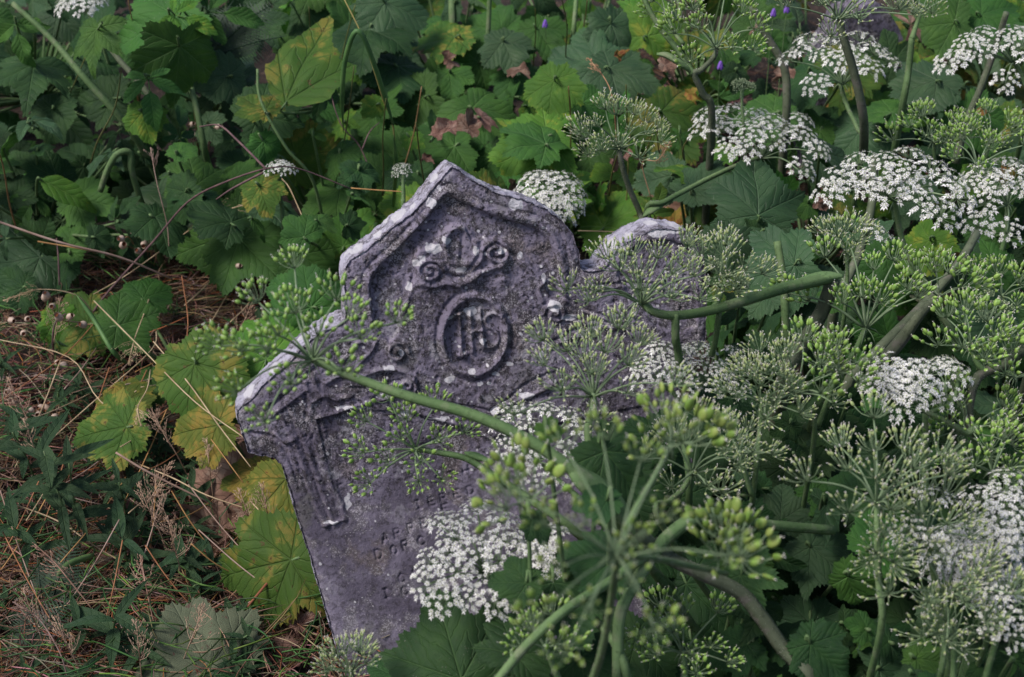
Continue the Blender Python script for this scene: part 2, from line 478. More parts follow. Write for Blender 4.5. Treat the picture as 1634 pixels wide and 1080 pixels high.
# crest leaf, scallop and scrolls
line([(722,417),(712,402),(710,382),(722,366),(738,362),(752,374),(760,392),(756,410),(742,424),(722,417)], 5, 5.0)
line([(738,372),(737,395),(735,418)], 3, -2.0)
line([(712,436),(728,442),(746,440),(760,428)], 3.0, -3.0)
line([(708,446),(728,454),(750,448),(764,434)], 4.0, 3.2)
spiral(792, 402, 22, 1.8, math.radians(-170), 4.0, 5.5, 1, 0.85, [(748,446),(752,436),(760,424),(768,412)])
spiral(686, 432, 22, 1.8, math.radians(-10), 4.0, 5.0, -1, 0.8, None)
line([(752,446),(775,432),(800,422),(812,414)], 4.5, 4.0)
line([(805,390),(828,407),(850,430),(869,449)], 5.0, 5.5)
line([(869,449),(860,463),(866,480)], 3.0, 3.0)
line([(672,450),(690,457),(712,452),(732,458),(742,470)], 5.5, 5.0)
line([(655,440),(650,470),(645,500)], 4, 3.0)
for (bx, by, br, bh) in [(803,446,9,5),(800,425,6,4),(886,498,7,5),(881,487,5,4),(632,556,7,4),(668,412,10,3),(676,396,12,2.5)]:
    H += bh * np.exp(-((X - bx) ** 2 + (Y - by) ** 2) / br ** 2)
spiral(886, 500, 17, 1.5, math.radians(180), 3.2, 4.0, 1)
spiral(634, 562, 17, 1.5, math.radians(0), 3.2, 4.0, -1)
# medallion
ea, eb, er = 51, 62, math.radians(-8)
ex = (X - 757) * math.cos(er) - (Y - 535) * math.sin(er); ey = (X - 757) * math.sin(er) + (Y - 535) * math.cos(er)
re_ = np.sqrt((ex / ea) ** 2 + (ey / eb) ** 2)
H += 6.0 * np.exp(-((re_ - 1.0) / 0.095) ** 2) - 3.0 * sstep(1.0, 0.8, re_) - 2.2 * np.exp(-((re_ - 1.19) / 0.06) ** 2)
# monogram I H S
for q in ([(733,500),(737,566)], [(727,501),(739,498)], [(731,568),(744,565)], [(750,498),(754,562)], [(766,494),(771,556)], [(752,530),(769,526)]):
    line(q, 3.0, 4.6, False)
line([(798,505),(786,500),(775,508),(778,520),(790,528),(796,540),(790,552),(776,554),(770,546)], 3.0, 4.0)
# lower frame flourishes
line([(560,618),(610,622),(660,632),(700,641),(750,649),(782,655)], 2.2, -2.6)
line([(782,655),(808,640),(835,616),(868,600),(900,590)], 2.4, -2.8)
line([(785,664),(800,650),(830,636),(858,626),(885,612)], 3.6, 4.2)
line([(782,655),(770,645),(765,632)], 3, 2.5)
line([(506,666),(535,659),(560,650),(600,640),(640,628)], 2.6, 4.0)
line([(645,652),(680,662),(712,672),(760,684)], 2.4, 3.0)
line([(574,604),(592,594),(618,588),(645,593),(660,603)], 3.6, 4.5)
spiral(650, 617, 14, 1.4, math.radians(-60), 3.0, 4.5, 1)
line([(560,594),(580,572),(592,560),(600,545)], 3.0, 3.0)
line([(595,640),(620,612),(640,606)], 2.6, -2.2)
line([(520,610),(545,598),(575,606),(600,618)], 4.0, 3.5)
line([(500,600),(508,622),(530,636),(560,632)], 3.5, 3.5)
line([(640,700),(665,712),(690,706),(705,690)], 3.0, -2.0)
line([(625,690),(632,665),(655,655)], 2.6, -2.0)
# right shoulder carving
for q in ([(895,470),(930,492),(965,505),(985,520)], [(900,505),(935,512),(970,514),(1000,520)], [(905,530),(945,520),(980,518)], [(980,480),(990,505),(1005,530)],
          [(880,545),(915,532),(950,530)], [(1015,510),(1040,530),(1060,560)], [(955,455),(1000,452),(1050,455),(1100,470)]):
    line(q, 2.4, -3.0); line([(a + 4, b_ + 5) for a, b_ in q], 3.2, 2.4)
plateau([(985,440),(995,405),(1030,385),(1070,384),(1102,396),(1110,430),(1112,520),(1080,535),(1045,520),(1010,480)], -4, 5)
# left drapery column
H0 = H.copy()
plateau([(505,668),(560,655),(640,655),(780,700),(1060,640),(1090,800),(1140,1000),(1200,1420),(690,1440),(610,1040),(548,836),(530,770)], -2.5, 3)
H = H0 + (H - H0) * (1 - sstep(800, 850, Y))
for k, q in enumerate([[(452,640),(478,700),(500,760),(528,838)], [(470,625),(494,680),(506,740),(534,800),(544,832)], [(440,660),(470,720),(492,790),(515,842)],
          [(486,640),(504,690),(514,750),(542,806)], [(478,600),(490,640),(487,670)], [(508,665),(514,705),(524,760),(546,828)]]):
    line(q, 2.6 + 1.2 * (k % 2), [-2.0, -1.0, -2.6, -.8, -1.8, -.8][k] * (.8 + .4 * math.sin(k * 2.3))); line([(a + 6, b_) for a, b_ in q], 3.6, 1.5)
line([(516,839),(532,834),(547,829)], 2.2, 3.5)
line([(425,655),(450,635),(478,612),(500,590),(530,570)], 3, -3); line([(432,664),(458,644),(488,622)], 3, 3)
line([(400,690),(440,700),(460,730),(476,770)], 3.0, -2.6)
for q in ([(440,690),(455,705),(470,700)], [(500,640),(520,630),(540,640)], [(555,560),(575,545),(590,552)], [(520,560),(540,575),(560,565)]):
    line(q, 3.0, 3.0)
# lettering, cut in
GL = {'A': [[(0,0),(.5,1),(1,0)],[(.2,.4),(.8,.4)]], 'P': [[(0,0),(0,1),(.6,1),(.85,.78),(.6,.5),(0,.5)]], 'D': [[(0,0),(0,1),(.5,1),(.9,.7),(.9,.3),(.5,0),(0,0)]],
      'O': [[(.5,0),(.1,.25),(.1,.75),(.5,1),(.9,.75),(.9,.25),(.5,0)]], 'R': [[(0,0),(0,1),(.6,1),(.85,.78),(.6,.5),(0,.5)],[(.4,.5),(.9,0)]],
      'C': [[(.9,.8),(.5,1),(.1,.7),(.1,.3),(.5,0),(.9,.2)]], 'I': [[(.5,0),(.5,1)],[(.25,0),(.75,0)],[(.25,1),(.75,1)]], 'E': [[(.85,0),(0,0),(0,1),(.85,1)],[(0,.5),(.6,.5)]],
      'N': [[(0,0),(0,1),(.9,0),(.9,1)]], 'S': [[(.85,.85),(.5,1),(.15,.75),(.8,.3),(.5,0),(.1,.15)]], 'H': [[(0,0),(0,1)],[(.9,0),(.9,1)],[(0,.5),(.9,.5)]], 'T':[[(.5,0),(.5,1)],[(0,1),(1,1)]]}
def glyph(ch, x, y, hgt=15, wid=11, ang=17, dep=-1.5, w=1.4):
    a = math.radians(ang)
    for st in GL[ch]:
        pts = []
        for (u_, v_) in st:
            lx = (u_ - .5) * wid; ly = (v_ - .5) * hgt
            pts.append((x + lx * math.cos(a) + ly * -math.sin(a) * 0.8, y - lx * math.sin(a) - ly * math.cos(a)))
        line(pts, w, dep, False)
for ch, x_, y_ in [('A',615,859),('P',635,851),('P',657,843),('E',678,835),('D',605,884),('O',629,878),('R',648,870),('C',672,864),('C',641,923),('O',664,914),('I',616,947),('C',646,943)]:
    glyph(ch, x_, y_, dep=-1.8, w=1.5)
for ch, x_, y_ in [('E',690,801),('R',709,795),('E',731,789),('D',752,783),('I',668,806),('N',775,775),('E',712,812),('S',700,766),('T',722,760),('H',745,752),('E',768,744)]:
    glyph(ch, x_, y_, dep=-1.5, hgt=13, w=1.5)
# wear
smooth_low = sstep(690, 850, Y + 0.22 * (X - 600))
pit = vnoise(X, Y, 11, 1 / 9.0) ; pit2 = vnoise(X, Y, 12, 1 / 4.0); pit3 = vnoise(X, Y, 13, 1 / 28.0); pit4 = vnoise(X, Y, 14, 1 / 2.3)
wear = (1 - 0.78 * smooth_low)
H *= (0.80 + 0.35 * pit3) * 1.0
H += wear * (1.1 * (pit - .5) + 1.0 * (pit2 - .5) + 1.6 * (pit3 - .5) + 0.8 * (pit4 - .5))
H -= wear * 2.2 * sstep(0.80, 0.92, pit2 * 0.6 + pit * 0.4 + 0.06)
H -= 3.5 * np.exp(-(np.where(IN, D, 0) / 5.0) ** 1.3)             # rounded arris
near = IN | (D < 0)
idx = -np.ones(X.shape, int)
cell = (IN[:-1, :-1].astype(int) + IN[1:, :-1] + IN[:-1, 1:] + IN[1:, 1:]) >= 2
use = np.zeros(X.shape, bool)
use[:-1, :-1] |= cell; use[1:, :-1] |= cell; use[:-1, 1:] |= cell; use[1:, 1:] |= cell
snap = use & (~IN)
# also snap inner rim points that are boundary of the kept cells
allc = np.zeros(X.shape, int)
allc[:-1, :-1] += cell; allc[1:, :-1] += cell; allc[:-1, 1:] += cell; allc[1:, 1:] += cell
rim = use & (allc < 4)
SX = np.where(rim, NX, X); SY = np.where(rim, NY, Y)
use_i = np.nonzero(use)
idx[use_i] = np.arange(len(use_i[0]))
px_, py_ = SX[use_i], SY[use_i]
base_pts = plane_pts(px_, py_)
V = base_pts + (H[use_i] * 0.001)[:, None] * ST_N[None]
ci, cj = np.nonzero(cell)
quads = np.stack([idx[ci, cj], idx[ci, cj + 1], idx[ci + 1, cj + 1], idx[ci + 1, cj]], 1)
# boundary loop -> sides
from collections import Counter
E = np.concatenate([quads[:, [0, 1]], quads[:, [1, 2]], quads[:, [2, 3]], quads[:, [3, 0]]])
key = np.sort(E, 1); code = key[:, 0].astype(np.int64) * 10_000_000 + key[:, 1]
uq, inv, cnt = np.unique(code, return_inverse=True, return_counts=True)
bE = E[cnt[inv] == 1]
nxt = {int(a): int(b_) for a, b_ in bE}
bv = sorted(nxt.keys())
THK = 0.078
fr_ = [0.015, 0.06, 0.14, 0.24, 0.36, 0.48, 0.60, 0.72, 0.84, 0.93, 0.985, 1.0]
nV = len(V)
bpos = base_pts[bv]
ctr = bpos.mean(0)
maps = []
layers = [V]
bi = {v: k for k, v in enumerate(bv)}
# outward direction for each rim vertex in plane: from 2D nearest gradient of neighbours
prv = {b_: a for a, b_ in nxt.items()}
def outward(v, span=6):
    a = v; c = v
    for _ in range(span):
        a = prv.get(a, a); c = nxt.get(c, c)
    t = nrm(base_pts[c] - base_pts[a])
    o = np.cross(ST_N, t)
    return nrm(o)
outs = np.array([outward(v) for v in bv])
s_test = inside(np.array([proj(bpos[0] + outs[0] * 0.01)[0]]), np.array([proj(bpos[0] + outs[0] * 0.01)[1]]), OUTA)[0]
if s_test: outs = -outs
for k, f_ in enumerate(fr_):
    rr = rng.random(len(bv)) - 0.5
    und = vnoise(px_[bv] + 500 * 0, py_[bv] + f_ * 60, 21, 1 / 8.0) - 0.5
    bulge = 0.0016 * math.sin(min(1, f_ * 1.0) * math.pi) - (0.004 if f_ == 1.0 else 0)
    layers.append(bpos - ST_N * THK * f_ + outs * (0.0012 * rr + 0.003 * und + bulge)[:, None])
faces = [tuple(map(int, q)) for q in quads]
fm = [0] * len(faces)
off0 = {v: v for v in bv}
prev_map = [v for v in bv]
for k in range(len(fr_)):
    base = nV + k * len(bv)
    for i, v in enumerate(bv):
        w_ = nxt[v]
        if w_ not in bi: continue
        j = bi[w_]
        faces.append((prev_map[j], prev_map[i], base + i, base + j))
        fm.append(1)
    prev_map = [base + i for i in range(len(bv))]
# back cap: one n-gon
order = [bv[0]]
while True:
    q = nxt[order[-1]]
    if q == order[0] or len(order) > len(bv): break
    order.append(q)
faces.append(tuple(prev_map[bi[v]] for v in order)[::-1]); fm.append(0)
SV = np.concatenate(layers)
# lichen spots attribute
LS = [(692,397,13,9),(713,383,7,6),(673,412,6,5),(652,457,5,8),(687,323,9,8),(822,326,12,9),(638,342,10,9),(603,373,12,7),(575,397,12,10),(718,605,8,6),(780,612,5,4),(792,597,6,4),
      (767,613,4,3),(832,532,4,3),(812,581,5,4),(865,566,6,6),(640,561,6,5),(621,586,10,5),(869,445,4,7),(830,408,5,6),(937,429,11,5),(993,394,8,14),(1077,368,12,6),(907,507,14,6),
      (883,487,10,8),(642,618,6,5),(705,658,4,4),(612,630,4,4),(647,660,7,6),(555,800,5,14),(1050,372,16,6),(720,505,5,4),(752,497,10,6),(770,545,6,4),(752,592,6,4),(530,834,14,3),
      (840,630,14,4),(790,655,7,6),(560,650,24,3),(700,668,18,3),(700,300,5,5),(590,610,20,4),(1030,560,5,4),(900,620,8,4),(665,420,9,6),(735,430,8,5),(800,400,7,5),(760,400,5,8)]
def spots(px, py):
    a = np.zeros(px.shape)
    wx = 5 * (vnoise(px, py, 31, 1 / 7.) - .5); wy = 5 * (vnoise(px, py, 32, 1 / 7.) - .5)
    for (sx, sy, ra, rb) in LS:
        a = np.maximum(a, sstep(1.15, 0.85, np.sqrt(((px + wx - sx) / ra) ** 2 + ((py + wy - sy) / rb) ** 2)))
    return a
r_sp = np.random.default_rng(5)
sp = spots(px_, py_)
for _ in range(420):
    sx, sy = r_sp.uniform(400, 1120), r_sp.uniform(290, 1060); ra = r_sp.uniform(1.0, 2.6)
    if sy > 800 and r_sp.random() < .6: continue
    sp = np.maximum(sp, sstep(1.3, 0.7, np.hypot(px_ - sx, py_ - sy) / ra))
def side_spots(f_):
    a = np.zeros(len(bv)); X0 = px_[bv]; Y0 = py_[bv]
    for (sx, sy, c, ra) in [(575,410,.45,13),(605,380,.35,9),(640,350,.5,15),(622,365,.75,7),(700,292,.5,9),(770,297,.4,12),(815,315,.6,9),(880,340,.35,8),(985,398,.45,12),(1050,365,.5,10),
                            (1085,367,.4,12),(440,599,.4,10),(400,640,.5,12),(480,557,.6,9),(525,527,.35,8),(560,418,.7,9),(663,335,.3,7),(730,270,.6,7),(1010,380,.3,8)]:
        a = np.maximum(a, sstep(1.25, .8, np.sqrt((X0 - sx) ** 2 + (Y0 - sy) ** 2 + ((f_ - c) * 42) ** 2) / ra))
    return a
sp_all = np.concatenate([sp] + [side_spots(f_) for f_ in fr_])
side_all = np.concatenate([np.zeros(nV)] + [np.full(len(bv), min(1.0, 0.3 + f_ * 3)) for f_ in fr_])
low_all = np.concatenate([sstep(700, 860, py_ + 0.22 * (px_ - 600))] + [np.zeros(len(bv))] * len(fr_))

m, nt, b = newmat("weathered_stone")
tc = N(nt, "ShaderNodeTexCoord"); ob = tc.outputs["Object"]
def attr(nm):
    a = N(nt, "ShaderNodeAttribute", attribute_name=nm); return a.outputs["Fac"]
n_big = noise(nt, ob, 9, 4, 0.6); n_m = noise(nt, ob, 34, 5, 0.65); n_f = noise(nt, ob, 150, 5, 0.7); n_ff = noise(nt, ob, 520, 2, 0.6)
col = mixc(nt, ramp(nt, n_big, 0.40, 0.60), (0.128, 0.110, 0.160), (0.245, 0.215, 0.298))
col = mixc(nt, math_(nt, 'MULTIPLY', ramp(nt, n_m, 0.50, 0.66), 0.55), col, (0.40, 0.365, 0.41))
low = attr("low")
pal = math_(nt, 'MULTIPLY', ramp(nt, noise(nt, ob, 22, 6, 0.7), 0.55, 0.63), math_(nt, 'SUBTRACT', 0.6, math_(nt, 'MULTIPLY', low, 0.35)))
col = mixc(nt, pal, col, (0.40, 0.385, 0.43))
brn = math_(nt, 'MULTIPLY', ramp(nt, noise(nt, ob, 17, 4, 0.6), 0.55, 0.68), 0.5)
col = mixc(nt, brn, col, (0.22, 0.165, 0.13))
dark = ramp(nt, math_(nt, 'ADD', math_(nt, 'MULTIPLY', n_f, 0.6), math_(nt, 'MULTIPLY', n_m, 0.4)), 0.45, 0.57)
grn = math_(nt, 'MULTIPLY', ramp(nt, noise(nt, ob, 12, 5, 0.65), 0.56, 0.70), 0.45)
col = mixc(nt, grn, col, (0.12, 0.125, 0.085))
dk = math_(nt, 'MULTIPLY', dark, math_(nt, 'SUBTRACT', 0.86, math_(nt, 'MULTIPLY', low, 0.35)))
col = mixc(nt, dk, col, (0.040, 0.034, 0.042))
blk = math_(nt, 'MULTIPLY', ramp(nt, math_(nt, 'ADD', math_(nt, 'MULTIPLY', n_ff, 0.45), math_(nt, 'MULTIPLY', n_f, 0.55)), 0.55, 0.62), math_(nt, 'SUBTRACT', 0.95, math_(nt, 'MULTIPLY', low, 0.5)))
col = mixc(nt, blk, col, (0.016, 0.013, 0.018))
# lichen with sky light painted into its lavender on edge faces; lichen spots
wht = ramp(nt, math_(nt, 'ADD', math_(nt, 'MULTIPLY', n_ff, 0.5), math_(nt, 'MULTIPLY', n_m, 0.5)), 0.56, 0.61)
col = mixc(nt, math_(nt, 'MULTIPLY', wht, 0.45), col, (0.62, 0.58, 0.66))
lit_crust = math_(nt, 'MULTIPLY', attr("side"), ramp(nt, math_(nt, 'ADD', math_(nt, 'MULTIPLY', n_m, 0.6), math_(nt, 'MULTIPLY', n_f, 0.4)), 0.60, 0.44))
col = mixc(nt, math_(nt, 'MULTIPLY', lit_crust, 0.8), col, (0.52, 0.50, 0.62))
spm = ramp(nt, math_(nt, 'ADD', attr("spot"), math_(nt, 'MULTIPLY', math_(nt, 'SUBTRACT', n_f, 0.5), 2.6)), 0.35, 0.8)
col = mixc(nt, math_(nt, 'MULTIPLY', spm, 0.95), col, (0.60, 0.58, 0.64))
orv = N(nt, "ShaderNodeTexVoronoi", i_Scale=30.0); nt.links.new(ob, orv.inputs["Vector"])
nt.links.new(col, b.inputs["Base Color"])
b.inputs["Roughness"].default_value = 0.85
b.inputs["Specular IOR Level"].default_value = 0.3
hh = math_(nt, 'SUBTRACT', math_(nt, 'ADD', math_(nt, 'MULTIPLY', n_f, 1.0), math_(nt, 'MULTIPLY', n_ff, 0.5)), math_(nt, 'MULTIPLY', blk, 0.7))
bs = N(nt, "ShaderNodeBump"); bs.inputs["Distance"].default_value = 0.004; nt.links.new(hh, bs.inputs["Height"])
nt.links.new(math_(nt, 'SUBTRACT', 0.68, math_(nt, 'MULTIPLY', low, 0.35)), bs.inputs["Strength"])
nt.links.new(bs.outputs[0], b.inputs["Normal"])
M_STONE = m
base_c = np.array([ST_O[0] + 0.1, ST_O[1] - 0.12, 0.0])
me = bpy.data.meshes.new("gravestone")
me.from_pydata([tuple(v) for v in (SV - base_c)], [], faces)
me.materials.append(M_STONE)
me.polygons.foreach_set("use_smooth", np.ones(len(me.polygons), dtype=bool))
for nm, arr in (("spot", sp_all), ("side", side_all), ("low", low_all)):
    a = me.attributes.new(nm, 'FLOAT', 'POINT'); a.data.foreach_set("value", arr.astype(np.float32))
me.update()
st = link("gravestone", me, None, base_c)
tag(st, "weathered purple-grey carved gravestone leaning to one side among the plants", "gravestone")

# second stone far behind, among the leaves
def rough_block(name, label, px, py, h, w, d, ht, rz, seed, cat="gravestone"):
    c = PH(px, py, h)
    n = 14
    V_, F_ = [], []
    bm_pts = []
    import itertools
    def surf(u_, v_, face):
        if face == 0: p = (u_, v_, 1)
        elif face == 1: p = (u_, -1, v_)
        elif face == 2: p = (-1, u_, v_)
        elif face == 3: p = (1, u_, v_)
        else: p = (u_, 1, v_)
        return np.array(p, float)
    for fc in range(5):
        o = len(V_)
        for i in range(n + 1):
            for j in range(n + 1):
                p = surf(-1 + 2 * i / n, -1 + 2 * j / n, fc)
                arch = 1 - 0.25 * p[0] ** 2
                q = np.array([p[0] * w / 2, p[1] * d / 2, (p[2] * .5 + .5) * ht * arch])
                e = 0.012 * (vnoise(np.array(q[0] * 3 + seed), np.array(q[2] * 3 + q[1] * 2), seed, 9) - .5)
                V_.append(q * (1 + e * 3) + np.array([0, e, 0]))
        for i in range(n):
            for j in range(n):
                a = o + i * (n + 1) + j
                F_.append((a, a + 1, a + n + 2, a + n + 1))
    me = mesh(name, V_, F_, [M_STONE])
    o = link(name, me, None, (c[0], c[1], -0.03)); o.rotation_euler = (math.radians(-9), math.radians(6), rz)
    return tag(o, label, cat)
rough_block("gravestone", "plain pale grey-purple stone half hidden behind the white umbels", 1372, -12, 0.36, 0.17, 0.08, 0.36, math.radians(14), 41)

# ------------------------------------------------------------------ leaves
def leaf_mesh(seed, lobes, r0=0.30, tooth=0.090, amp=0.052, droop=0.25, wav=0.06, fold=0.22, curl=0.0, N_=None):
    r = np.random.default_rng(seed)
    lob = [(math.radians(a + r.uniform(-5, 5)), L * r.uniform(.92, 1.08), W * r.uniform(.92, 1.08)) for a, L, W in lobes]
    th = np.linspace(-math.pi, math.pi, 1400, endpoint=False)
    R = np.full(th.shape, r0)
    for a, L, W in lob:
        dlt = (th - a + math.pi) % (2 * math.pi) - math.pi
        c = np.cos(dlt); s = np.sin(dlt)
        rr = np.where(c > 0, (2 * c / (L / 2)) / (c ** 2 / (L / 2) ** 2 + s ** 2 / W ** 2), 0)
        rr = rr * (1 + 0.10 * np.exp(-(dlt / 0.10) ** 2))
        R = np.maximum(R, rr)
    # local secondary lobes
    ph = r.uniform(0, 6)
    R *= 1 + 0.055 * np.sin(th * 15 + ph) + 0.04 * np.sin(th * 9 + ph * 2)
    x = R * np.sin(th); y = R * np.cos(th)
    ds = np.hypot(np.diff(np.append(x, x[0])), np.diff(np.append(y, y[0])))
    cum = np.concatenate([[0], np.cumsum(ds)]); tot = cum[-1]
    nt_ = int(tot / tooth); K = 4
    sN = nt_ * K
    sp_ = np.arange(sN) / sN * tot
    thw = np.interp(sp_, cum, np.append(th, math.pi))
    Rw = np.interp(sp_, cum, np.append(R, R[0]))
    saw = np.tile([0.0, 0.45, 1.0, 0.25], nt_)
    jit = np.repeat(r.uniform(.5, 1.3, nt_), K)
    Rw = Rw + amp * saw * jit
    ts = [0.14, 0.3, 0.46, 0.62, 0.76, 0.88, 0.96, 1.0]
    pts = [(0, 0)]
    for t in ts:
        RR = Rw * t if t == 1.0 else (Rw - amp * saw * jit * (1 if t < .9 else .6)) * t
        pts += list(zip(RR * np.sin(thw), RR * np.cos(thw)))
    pts = np.array(pts)
    X_, Y_ = pts[:, 0], pts[:, 1]
    rr = np.hypot(X_, Y_); tt = np.arctan2(X_, Y_)
    dmin = np.full(rr.shape, 9.0)
    for a, L, W in lob:
        dl = np.abs((tt - a + math.pi) % (2 * math.pi) - math.pi)
        dmin = np.minimum(dmin, np.where(dl < math.pi / 2, rr * np.sin(dl), rr))
    Z = -droop * rr ** 2 + fold * dmin * (1 - 0.35 * rr)
    o1, o2 = r.uniform(0, 50, 2)
    Z += wav * rr * (vnoise(X_ + o1, Y_ + o1, 51, 2.2) - .5) * 4
    Z += wav * 0.5 * (vnoise(X_ + o2, Y_ + o2, 52, 6.0) - .5) * rr
    if curl:
        Z += curl * rr ** 2 * np.sin(tt * 3 + o1)
        X_ = X_ * (1 - 0.35 * abs(curl) * rr); 
    V_ = np.stack([X_, Y_, Z], 1)
    fs = []
    for k in range(sN):
        k2 = (k + 1) % sN
        fs.append((0, 1 + k2, 1 + k))
        for j in range(len(ts) - 1):
            a = 1 + j * sN
            fs.append((a + k, a + k2, a + sN + k2, a + sN + k))
    me = mesh("leaf", V_, fs, [LM['m']])
    uvl = me.uv_layers.new(name="vein")
    fc = np.array([V_[list(f_)].mean(0) for f_ in fs])
    ft = np.arctan2(fc[:, 0], fc[:, 1])
    best = np.zeros(len(fs), int); bd = np.full(len(fs), 99.0)
    for i, (a, L, W) in enumerate(lob):
        dl = np.abs((ft - a + math.pi) % (2 * math.pi) - math.pi)
        k = dl < bd; bd[k] = dl[k]; best[k] = i
    la = np.array([l[0] for l in lob])
    uv = []
    for i, f_ in enumerate(fs):
        a = la[best[i]]; ca, sa = math.cos(a), math.sin(a)
        for v in f_:
            x0, y0 = pts[v]
            uv.append(x0 * sa + y0 * ca); uv.append(x0 * ca - y0 * sa)
    uvl.data.foreach_set("uv", np.array(uv, dtype=np.float32))
    return me
LEAF = {}
LEAF['l5'] = [leaf_mesh(100 + i, [(0, 1, .42), (54, .86, .36), (-54, .86, .36), (110, .66, .30), (-110, .66, .30)], wav=.07) for i in range(5)]
LEAF['l3'] = [leaf_mesh(120 + i, [(0, 1, .44), (60, .78, .38), (-60, .78, .38), (122, .5, .28), (-122, .5, .28)], wav=.06) for i in range(4)]
LEAF['ld'] = [leaf_mesh(140 + i, [(0, 1, .31), (50, .9, .27), (-50, .9, .27), (102, .72, .24), (-102, .72, .24)], r0=.16, wav=.08) for i in range(3)]
LEAF['r'] = [leaf_mesh(160 + i, [(0, .92, .52), (45, .80, .45), (-45, .80, .45), (100, .62, .38), (-100, .62, .38), (145, .5, .25), (-145, .5, .25)], amp=.034, tooth=.075, wav=.05, fold=.14) for i in range(4)]
LEAF['c'] = [leaf_mesh(180 + i, [(0, 1, .36), (55, .8, .3), (-55, .8, .3), (110, .6, .26), (-110, .6, .26)], droop=.1, curl=.55, wav=.22, fold=.5) for i in range(3)]
def compound(seed, parts):
    V_, F_, U_ = [], [], []
    for i, (ang, off, sc, W) in enumerate(parts):
        m0 = leaf_mesh(seed * 10 + i, [(0, 1, W)], r0=.06, amp=.035, tooth=.085, wav=.08, droop=.35, fold=.35)
        a = math.radians(ang); ca, sa = math.cos(a), math.sin(a); o = len(V_)
        for v in m0.vertices:
            x, y, z = v.co * sc; y += off
            V_.append((x * ca + y * sa, -x * sa + y * ca, z))
        F_ += [tuple(o + k for k in p.vertices) for p in m0.polygons]
        U_ += [tuple(d.uv) for d in m0.uv_layers[0].data]
        bpy.data.meshes.remove(m0)
    mb = MB(); mb.add(V_, F_, 0)
    for (ang, off, sc, W) in parts:
        a = math.radians(ang); e = np.array([math.sin(a) * off, math.cos(a) * off, 0.01]); mb.tube([np.zeros(3), e], .012, 4, 0, sm=1)
    nb = len(F_)
    me_ = mb.build("leaf", [LM['m']]); uvl = me_.uv_layers.new(name="vein")
    n_l = sum(len(f_) for f_ in mb.f); arr = np.zeros((n_l, 2), dtype=np.float32); arr[:len(U_)] = U_
    uvl.data.foreach_set("uv", arr.ravel())
    return me_
LEAF['t'] = [compound(i + 31, [(0, .28, .72, .33), (75, .08, .66, .30), (-75, .08, .66, .30)]) for i in range(3)]
LEAF['t'] += [compound(i + 41, [(0, .34, .60, .30), (62, .10, .55, .24), (-62, .10, .55, .24), (118, .08, .42, .2), (-118, .08, .42, .2)]) for i in range(2)]
LEAF['u'] = [leaf_mesh(197 + i, [(0, 1, .31), (40, .80, .22), (-30, .60, .18)], r0=.05, amp=.02, wav=.04, droop=.12, fold=.25) for i in range(2)]
LEAF['e'] = [leaf_mesh(190 + i, [(0, 1, .30)], r0=.05, amp=.02, wav=.06, droop=.3, fold=.3) for i in range(3)]

def frame_quat(Nv, Tv):
    Nv = nrm(Nv); Tv = nrm(Tv - (Tv @ Nv) * Nv)
    Xv = np.cross(Tv, Nv)
    M = Matrix(((Xv[0], Tv[0], Nv[0]), (Xv[1], Tv[1], Nv[1]), (Xv[2], Tv[2], Nv[2])))
    return M.to_quaternion()

CELL = 205
plants = {}      # (cx, cy) -> list of leaf specs
def stone_depth(px, py):
    R = ray(px, py)
    return ((ST_O - C0) @ ST_N) / (R @ ST_N)
def add_leaf(px, py, size, ang, tone, kind='l5', h=0.3, tilt=None, d=None, hero=True, zone=None):
    p = PH(px, py, h) if d is None else P(px, py, d)
    dep = (p - C0) @ fw
    s = size * dep / F
    Nv = nrm((0.2 if kind == 'u' else 0.55) * np.array([0, 0, 1]) + 0.75 * (-fw) + (rng.normal(0, .26 if hero else .55, 3) if tilt is None else np.asarray(tilt)))
    a = math.radians(ang)
    T = math.cos(a) * rt + math.sin(a) * up
    T = nrm(T - (T @ Nv) * Nv)
    k = (int(min(7, max(0, px // CELL))), int(min(5, max(0, py // CELL)))) if zone is None else zone
    o = p - T * s * 0.35
    plants.setdefault(k, []).append((o, s, Nv, T, tone, kind))

